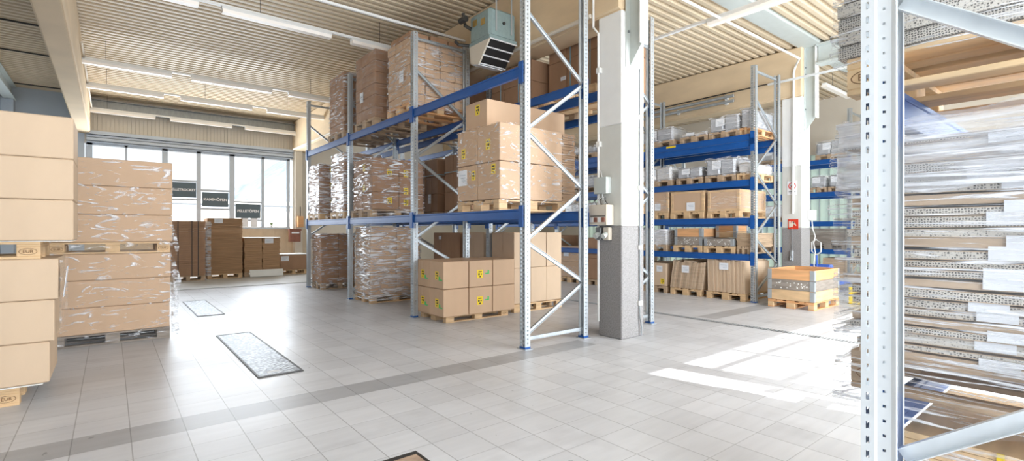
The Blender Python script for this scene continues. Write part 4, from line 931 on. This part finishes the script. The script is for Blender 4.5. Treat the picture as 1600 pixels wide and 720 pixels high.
for (a, b, lab, s_) in ((9.28, 10.05, 'brown carton tower in the rear rack middle level with a white tag', [('paper', '-X', 9.6, 2.02, 0.12, 0.2)]), (8.0, 8.98, 'brown carton tower in the rear rack middle level just beside the big wrapped cartons', []), (10.4, 11.1, 'brown carton tower in the rear rack middle level, farthest one seen', [])):
    pallet(5.42, 6.5, a, b, 1.69, 'pallet under the ' + lab.split(' with')[0].split(' just')[0].split(',')[0] + {9.28: ' with the white tag', 8.0: ' beside the big cartons', 10.4: ' that stands farthest'}[a], 'old', False)
    wrapped(5.42, 6.45, a, b, 1.84, 2.97, 2, 3, 3, lab, GS, None, 'card_brown', stick=s_, straps=[('h', 2.62, 'bluestrap')], gap=0.008)
GS2 = 'carton loads on the floor under the rear rack'
pallet(5.45, 6.4, 8.45, 9.5, 0, 'floor pallet under the rear rack, farthest of three', 'old', False)
wrapped(5.45, 6.4, 8.45, 9.5, 0.15, 1.39, 2, 3, 2, 'dark brown cartons on the floor under the rear rack, farthest of three', GS2, None, 'card_brown', stick=[('paper', '-X', 9.2, 1.25, 0.1, 0.07)])
pallet(5.45, 6.5, 7.62, 8.3, 0, 'floor pallet under the rear rack, middle of three', 'old', False)
wrapped(5.45, 6.5, 7.62, 8.3, 0.15, 1.4, 3, 2, 2, 'cartons on the floor under the rear rack, middle of three, dark and bright side', GS2, None, 'card_pale', stick=[('paper', '-X', 8.1, 1.28, 0.1, 0.07)])
pallet(5.45, 6.6, 6.72, 7.38, 0, 'floor pallet under the rear rack behind the carton cube', 'wood')
wrapped(5.45, 6.6, 6.72, 7.38, 0.15, 1.4, 3, 2, 2, 'pale tan cartons on the floor under the rear rack, behind the carton cube', GS2, None, 'card_pale')

# ------------------------------------------------------------------ rack across the aisle
GT = 'loads on the floor under the rack across the aisle'
pallet(9.93, 11.1, 4.88, 5.72, 0, 'floor pallet across the aisle beside the rack end post', 'wood')
sheets(9.95, 11.05, 4.9, 5.7, 0.15, 0.86, 20, 'upright flat cartons with a white label on the floor next to the rack end post', GT, m='card_pale', vertical=True, lean=0.02, labels=[('paper', '-X', 5.33, 0.62, 0.2, 0.14)], cat='upright flat cartons', name='upright_cartons', film=None)
pallet(9.93, 11.1, 5.85, 6.6, 0, 'floor pallet across the aisle under the tilting cartons', 'wood')
sheets(9.95, 11.05, 5.84, 6.62, 0.15, 0.78, 15, 'upright flat cartons tilting to the side on the floor across the aisle, middle of three', GT, m='card_grey', vertical=True, lean=-0.14, labels=[('paper', '-X', 6.22, 0.5, 0.18, 0.16)], cat='upright flat cartons', name='upright_cartons')
pallet(9.93, 11.1, 6.7, 7.35, 0, 'floor pallet across the aisle just right of the near rack post', 'old', False)
carton(9.95, 11.0, 6.72, 7.3, 0.15, 0.68, 'low pale carton with a small yellow label on the floor across the aisle', GT, 'card_pale', stick=[('paper', '-X', 6.9, 0.48, 0.16, 0.14), ('yellow', '-X', 6.82, 0.2, 0.1, 0.12)])
pallet(9.93, 11.1, 7.65, 8.6, 0, 'floor pallet across the aisle seen through the near frame of the rear rack', 'old', False)
wrapped(9.95, 11.0, 7.68, 8.58, 0.15, 0.8, 2, 2, 2, 'wrapped tan load on the floor across the aisle behind the near rack post', GT, 'film', 'card_grey')
GTm = 'loads on the floor far across the aisle'
pallet(9.93, 11.0, 8.8, 9.4, 0, 'floor pallet far across the aisle left of the column foot', 'old', False)
wrapped(9.95, 11.0, 8.8, 9.4, 0.15, 1.25, 2, 1, 2, 'brown carton pile on the floor far across the aisle, seen left of the column', GTm, None, 'card_brown')
pallet(9.93, 11.0, 9.45, 10.22, 0, 'floor pallet far across the aisle under the labelled wrapped box', 'wood')
wrapped(9.95, 11.0, 9.47, 10.2, 0.15, 1.0, 1, 1, 2, 'wrapped tan load with a white label on the floor far across the aisle', GTm, 'film_thin', 'card', stick=[('paper', '-X', 9.95, 0.72, 0.2, 0.17)])
pallet(9.93, 11.0, 10.42, 11.25, 0, 'floor pallet far across the aisle behind the end frame of the front rack', 'wood')
wrapped(9.95, 11.0, 10.45, 11.22, 0.15, 0.85, 2, 2, 3, 'silvery wrapped boxes on the floor far across the aisle behind the end frame', GTm, 'film_heavy', 'palewrap')
carton(9.95, 11.0, 10.45, 11.2, 0.865, 1.3, 'brown carton lying on the silvery wrapped boxes far across the aisle', GTm, 'card_brown')
# collar boxes
def collar_crate(x0, x1, y0, y1, z, n, label, cols, group=None, lid=False, hc=0.19):
    t = thing('pallet_crate', label, 'wooden crate', ((x0 + x1) / 2, (y0 + y1) / 2, z), 0, group)
    hx, hy = (x1 - x0) / 2, (y1 - y0) / 2; w_ = 0.022
    for k in range(n):
        b = MB(); a, c = k * hc + 0.002, (k + 1) * hc - 0.002
        for q in ((-hx, hx, -hy, -hy + w_), (-hx, hx, hy - w_, hy), (-hx, -hx + w_, -hy + w_, hy - w_), (hx - w_, hx, -hy + w_, hy - w_)): b.box(*q, a, c, 0, 0.002)
        c_ = b.build('collar', cols[k], t)
        if cols[k] == 'wood_grey':
            d = MB()
            for q in range(26): 
                yy, zz = random.uniform(-hy + 0.05, hy - 0.05), random.uniform(a + 0.02, c - 0.02); s_ = random.uniform(0.004, 0.012)
                d.box(-hx - 0.001, -hx, yy - s_, yy + s_, zz - s_, zz + s_)
            d.build('paint_spot', 'foam', t)
        hg = MB(); e = 0.004
        for sx in (-1, 1):
            for sy in (-1, 1):
                hg.box(min(sx * hx, sx * (hx + e)), max(sx * hx, sx * (hx + e)), min(sy * hy, sy * (hy - 0.07)), max(sy * hy, sy * (hy - 0.07)), a + 0.003, c - 0.003)
                hg.box(min(sx * hx, sx * (hx - 0.07)), max(sx * hx, sx * (hx - 0.07)), min(sy * hy, sy * (hy + e)), max(sy * hy, sy * (hy + e)), a - 0.02 if k else a, c - 0.003)
        hg.build('corner_hinge', 'galv', t)
    MB().box(-hx + w_, hx - w_, -hy + w_, hy - w_, 0.0, 0.012).build('bottom_panel', 'wood_old', t)
    return t
pallet(9.72, 10.92, 3.54, 4.34, 0, 'pallet under the open wooden crate in the sunny aisle', 'orange')
collar_crate(9.72, 10.92, 3.54, 4.34, 0.146, 3, 'open wooden crate of three collars, the middle one grey, standing in the sunny aisle', ['wood', 'wood_grey', 'wood_orange'])
GK = 'wooden crates on the second level across the aisle'
pallet(9.93, 11.1, 5.82, 6.52, 0.96, 'pallet under the speckled crate on the lowest shelf level across the aisle', 'wood', False)
collar_crate(9.95, 11.1, 5.83, 6.5, 1.106, 2, 'wooden crate, orange above speckled grey, on the lowest shelf across the aisle', ['wood_grey', 'wood_orange'], GK)
pallet(9.93, 11.1, 5.09, 5.78, 0.96, 'pallet under the dark flat crate on the lowest shelf across the aisle', 'wood', False)
collar_crate(9.92, 11.0, 5.11, 5.76, 1.106, 1, 'flat dark grey crate on the lowest shelf across the aisle', ['wood_grey'], GK, hc=0.16)
collar_crate(10.4, 10.92, 5.3, 5.76, 1.28, 2, 'small orange wooden crate standing on the dark flat crate across the aisle', ['wood', 'wood_orange'], GK, hc=0.13)
pallet(9.93, 11.1, 4.8, 5.05, 0.96, 'narrow pallet under the flat boards on the lowest shelf by the end post', 'old', False)
sheets(9.95, 11.1, 4.78, 5.06, 1.106, 1.38, 9, 'pile of flat grey brown boards on the lowest shelf by the rack end post', None, m='wood_old', name='board_pile', cat='pile of boards')
pallet(9.93, 11.0, 6.7, 7.4, 0.96, 'pallet on the lowest shelf across the aisle right behind the near rack post', 'old', False)
wrapped(9.95, 10.95, 6.72, 7.38, 1.106, 1.45, 2, 2, 1, 'pale wrapped load on the lowest shelf across the aisle behind the near rack post', None, 'film_heavy', 'palewrap')
pallet(9.93, 11.0, 7.7, 8.6, 0.96, 'pallet on the lowest shelf across the aisle, seen between column and near post', 'old', False)
wrapped(9.95, 10.95, 7.72, 8.58, 1.106, 1.5, 2, 2, 1, 'grey wrapped load on the lowest shelf across the aisle, nearest the column', None, 'film', 'greywrap')
# crates on the 1.69 level
def box_crate(x0, x1, y0, y1, z0, z1, label, group, stick=(), film=None):
    base = ((x0 + x1) / 2, (y0 + y1) / 2, z0); t = thing('plywood_crate', label, 'crate', base, 0, group); hx, hy, H = (x1 - x0) / 2, (y1 - y0) / 2, z1 - z0
    MB().box(-hx + 0.012, hx - 0.012, -hy + 0.012, hy - 0.012, 0, H - 0.01, 0, 0.004).build('panel', 'card', t)
    b = MB()
    for sx in (-1, 1):
        for sy in (-1, 1): b.box(min(sx * hx, sx * (hx - 0.06)), max(sx * hx, sx * (hx - 0.06)), min(sy * hy, sy * (hy - 0.06)), max(sy * hy, sy * (hy - 0.06)), 0, H, 0, 0.003)
    b.build('corner_post', 'wood', t)
    b = MB()
    for z in (0, H - 0.05):
        b.box(-hx + 0.06, hx - 0.06, -hy, -hy + 0.012, z, z + 0.05).box(-hx, -hx + 0.012, -hy + 0.06, hy - 0.06, z, z + 0.05)
    b.build('batten', 'wood', t)
    for s in stick: kind, face, a, z, wd, ht = s; sticker(face, a, z, wd, ht, x0 if face == '-X' else y0, kind, t, base)
    if film: film_shell(x0, x1, y0, y1, z0, z1, t, film, base=base)
    return t
GQ = 'crates on the level above across the aisle'
pallet(9.93, 11.1, 5.78, 6.6, 1.69, 'pallet under the widest plywood crate across the aisle', 'wood')
box_crate(9.95, 11.1, 5.78, 6.6, 1.836, 2.3, 'widest tan plywood crate with a white label, across the aisle', GQ, [('paper', '-X', 6.1, 1.87, 0.2, 0.18)])
pallet(9.93, 11.1, 5.0, 5.7, 1.69, 'pallet under the plywood crate with film, across the aisle', 'wood')
box_crate(9.95, 11.1, 5.0, 5.7, 1.836, 2.28, 'plywood crate half covered in pale film, right of the widest crate', GQ, (), 'film_thin')
pallet(9.93, 11.1, 6.66, 7.4, 1.69, 'pallet under the crate just right of the near rack post', 'wood', False)
box_crate(9.95, 11.1, 6.66, 7.4, 1.836, 2.35, 'tan crate with a white label just right of the near rack post', GQ, [('paper', '-X', 6.95, 1.9, 0.16, 0.16)], 'film_thin')
# grey bundles on the upper levels
GB_ = 'grey wrapped bundles across the aisle'
def bundle(x0, x1, y0, y1, z, z1, label, m='greywrap', pal='old', n=2, stick=True, near=False, group=GB_, film='film'):
    pallet(x0, x1, y0 - 0.02, y1 + 0.02, z, 'pallet under the ' + label, pal, near)
    base = ((x0 + x1) / 2, (y0 + y1) / 2, z + 0.146); t = thing('wrapped_bundle', label, 'wrapped bundle', base, 0, group)
    for k in range(n):
        a = y0 + (y1 - y0) * k / n; c = y0 + (y1 - y0) * (k + 1) / n
        MB().box(x0 - base[0], x1 - base[0], a + 0.004 - base[1], c - 0.004 - base[1], 0, z1 - z - 0.146 - random.uniform(0, 0.03), 0, 0.035).build('bale', m, t)
    if stick: sticker('-X', y0 + (y1 - y0) * 0.62, z + 0.146 + (z1 - z - 0.146) * 0.35, 0.2, (z1 - z - 0.146) * 0.5, x0 - 0.004, 'paper', t, base)
    if film: film_shell(x0, x1, y0, y1, z + 0.12, z1 + 0.005, t, film, base=base, amp=0.02, seed=y0 * 3)
bundle(9.95, 11.0, 5.85, 6.44, 2.45, 2.83, 'rounded grey bundle on the third level across the aisle, left of two')
bundle(9.95, 11.0, 5.1, 5.74, 2.45, 2.96, 'larger grey bundle on the third level across the aisle, right of two')
bundle(9.95, 11.0, 4.8, 5.04, 2.45, 2.83, 'pale slim bundle on the third level beside the rack end post', 'palewrap', 'wood', 1, False)
bundle(9.95, 11.0, 6.6, 7.4, 2.45, 2.9, 'pale bundle on the third level right behind the near rack post', 'palewrap')
bundle(9.95, 11.0, 5.72, 6.35, 3.36, 3.6, 'flat pale bundle on the top level across the aisle', 'palewrap')
bundle(9.95, 11.0, 5.02, 5.66, 3.36, 3.82, 'high grey bundle on the top level across the aisle')
bundle(9.95, 11.0, 4.78, 4.98, 3.36, 3.9, 'slim grey bundle ending the top level across the aisle', 'greywrap', 'orange', 1, False)
bundle(9.95, 11.0, 6.55, 7.4, 3.36, 3.8, 'grey bundle on the top level right behind the near rack post')
bundle(9.95, 11.0, 7.7, 8.6, 3.36, 3.85, 'grey bundle on the top level between the column and the near post')
bundle(9.95, 11.0, 8.9, 9.9, 3.36, 3.7, 'grey bundle on the top level left of the near column')
bundle(9.95, 11.0, 8.8, 9.9, 2.45, 2.9, 'grey bundle on the third level left of the near column')
bundle(9.95, 11.0, 7.7, 8.6, 1.69, 2.2, 'pale bundle on the crate level between the column and the near post', 'palewrap')
bundle(9.95, 11.0, 8.9, 10.0, 1.69, 2.2, 'pale bundle on the crate level left of the near column', 'palewrap')
GWR = 'bundles in the rack along the glass wall'
bundle(15.45, 16.35, 4.88, 5.58, 3.4, 3.92, 'grey bundle with white label atop the glass wall rack', group=GWR)
bundle(15.45, 16.35, 4.86, 5.26, 2.5, 2.98, 'right grey bundle on the third level of the glass wall rack', n=1, group=GWR)
bundle(15.45, 16.35, 5.34, 5.72, 2.5, 2.98, 'left grey bundle on the third level of the glass wall rack', n=1, group=GWR)
pallet(15.45, 16.4, 4.84, 5.75, 0.92, 'pallet on the lowest shelf of the glass wall rack', 'grey', False)
sheets(15.45, 16.35, 4.86, 5.75, 1.066, 1.5, 10, 'dark pile of flat boards on the lowest shelf of the glass wall rack', 'board piles in the glass wall rack', m='wood_grey', name='board_pile', cat='pile of boards')
pallet(15.45, 16.4, 4.84, 5.45, 0, 'floor pallet under the glass wall rack', 'wood', False)
sheets(15.45, 16.35, 4.86, 5.42, 0.15, 0.68, 11, 'pale pile of flat boards on the floor under the glass wall rack', 'board piles in the glass wall rack', m='card_grey', name='board_pile', cat='pile of boards')
bundle(15.45, 16.35, 6.2, 7.3, 3.4, 3.95, 'grey bundle atop the glass wall rack seen through the far frame', group=GWR)
bundle(15.45, 16.35, 6.2, 7.3, 1.69, 2.2, 'pale bundle in the glass wall rack seen through the far frame', 'palewrap', group=GWR)
# hand pallet truck and post guard
t = thing('hand_pallet_truck', 'blue hand pallet truck with upright handle behind the far column', 'pallet truck', (13.3, 4.75, 0))
b = MB(); b.box(0.15, 1.3, -0.27, -0.12, 0.1, 0.2, 0, 0.01).box(0.15, 1.3, 0.12, 0.27, 0.1, 0.2, 0, 0.01); b.build('fork', 'blue2', t)
MB().box(-0.05, 0.18, -0.27, 0.27, 0.1, 0.62, 0, 0.03).build('body', 'blue2', t)
MB().tube([(-0.1, -0.1, 0.1), (-0.1, 0.1, 0.1)], 0.1, 14).build('steering_wheel_roller', 'darkm', t)
MB().tube([(-0.08, 0, 0.4), (-0.12, 0, 0.85)], 0.022).build('tiller', 'blue2', t)
MB().tube([(-0.12, 0, 0.85), (-0.13, -0.1, 0.93), (-0.14, -0.1, 1.15), (-0.14, 0, 1.22), (-0.14, 0.1, 1.15), (-0.13, 0.1, 0.93), (-0.12, 0, 0.85)], 0.016).build('handle', 'cable', t)
t = thing('post_guard', 'yellow steel corner guard on the floor right of the open crate', 'guard', (11.35, 3.38, 0))
MB().prism([(-0.1, -0.1), (0.1, -0.1), (0.1, -0.09), (-0.09, -0.09), (-0.09, 0.1), (-0.1, 0.1)], 0, 0.33, 'z').build('angle', 'yellow', t)
MB().box(-0.13, 0.12, -0.13, 0.12, 0, 0.008).build('foot_plate', 'darkm', t)

# ------------------------------------------------------------------ loads of the rack at the right edge
pl = pallet(2.25, 3.05, -0.51, 0.69, 0.815, 'worn pallet under the big honeycomb board stack at the right edge', 'old')
base = (2.65, 0.09, 0.96); t = thing('wrapped_board_stack', 'big film wrapped stack of honeycomb boards at the right edge', 'wrapped board stack', base)
z = 0.0; k = 0
while z < 0.80:
    h = random.choice([0.03, 0.036, 0.042]); gp = random.choice([0.003, 0.006, 0.01]); ox, oy = random.uniform(-0.014, 0.014), random.uniform(-0.02, 0.03)
    b = MB().box(-0.4 + ox, 0.4 + ox, -0.6 + oy, 0.585 + oy, z + 0.0025, z + h - gp - 0.0025, 0).box(-0.401 + ox, 0.401 + ox, -0.601 + oy, 0.586 + oy, z, z + 0.0025, 1).box(-0.401 + ox, 0.401 + ox, -0.601 + oy, 0.586 + oy, z + h - gp - 0.0025, z + h - gp, 1)
    o = b.build('board', ['honey' if k % 4 else 'card_grey', 'card_grey'], t); o.rotation_euler = (random.uniform(-0.005, 0.005), 0, random.uniform(-0.01, 0.01))
    yy = 0.16 + random.uniform(-0.05, 0.05)
    if k % 3 != 1: MB().box(-0.408 + ox, -0.4045 + ox, yy - 0.05, yy + 0.05, z + 0.004, z + h + 0.008).build('paper_tape', 'paper', t)
    if k % 3 == 1: MB().box(-0.408 + ox, -0.4045 + ox, 0.47, 0.56, z + 0.002, z + h).build('paper_tape', 'card_pale', t)
    z += h; k += 1
film_shell(2.25, 3.05, -0.51, 0.69, 0.93, 1.8, t, 'film_sharp', base=base, off=0.02, amp=0.03, seed=21, step=0.025)
film_shell(2.24, 3.06, -0.52, 0.7, 1.58, 1.83, t, 'film_white', base=base, off=0.022, amp=0.035, seed=31, step=0.025, fringe=0.12)
film_shell(2.24, 3.06, -0.52, 0.705, 0.75, 1.83, t, 'film_sharp', base=base, off=0.03, amp=0.05, seed=41, step=0.03, fringe=0.04)
pt = pallet(2.24, 3.04, -0.5, 0.7, 1.945, 'pallet marked EUR overhead at the right edge, seen from below', 'pine')
bpy.context.view_layer.update(); eur_stamp(pt, 2.236, 0.63, 1.945 + 0.062, '-X'); eur_stamp(pl, 2.246, 0.615, 0.815 + 0.062, '-X')
base = (2.64, 0.1, 2.09); t = thing('wrapped_board_stack', 'film wrapped board stack on the overhead pallet at the right edge', 'wrapped board stack', base)
z = 0.0
while z < 0.62:
    h = random.choice([0.05, 0.055]); ox, oy = random.uniform(-0.012, 0.012), random.uniform(-0.03, 0.03)
    MB().box(-0.41 + ox, 0.41 + ox, -0.6 + oy, 0.6 + oy, z + 0.002, z + h - 0.002, 0).build('board', ['honey'], t); z += h
film_shell(2.23, 3.05, -0.51, 0.71, 2.05, 2.72, t, 'film_sharp', base=base, off=0.03, amp=0.06, seed=51, step=0.03)
pallet(2.35, 3.15, -0.5, 0.62, 0.0, 'floor pallet under the low wrapped stack at the right edge', 'wood')
base = (2.75, 0.05, 0.146); t = thing('wrapped_board_stack', 'low pale wrapped stack on the floor beneath the beam at the right edge', 'wrapped board stack', base)
z = 0.0
while z < 0.5:
    MB().box(-0.4, 0.4, -0.55 + random.uniform(-0.008, 0.008), 0.5, z, z + 0.024).build('board', 'wood_pine', t); z += 0.026
MB().box(-0.408, -0.402, 0.22, 0.24, 0, 0.52).build('strap', 'yellow', t)
film_shell(2.35, 3.15, -0.5, 0.55, 0.1, 0.67, t, 'film', base=base, off=0.012, amp=0.02, seed=61)
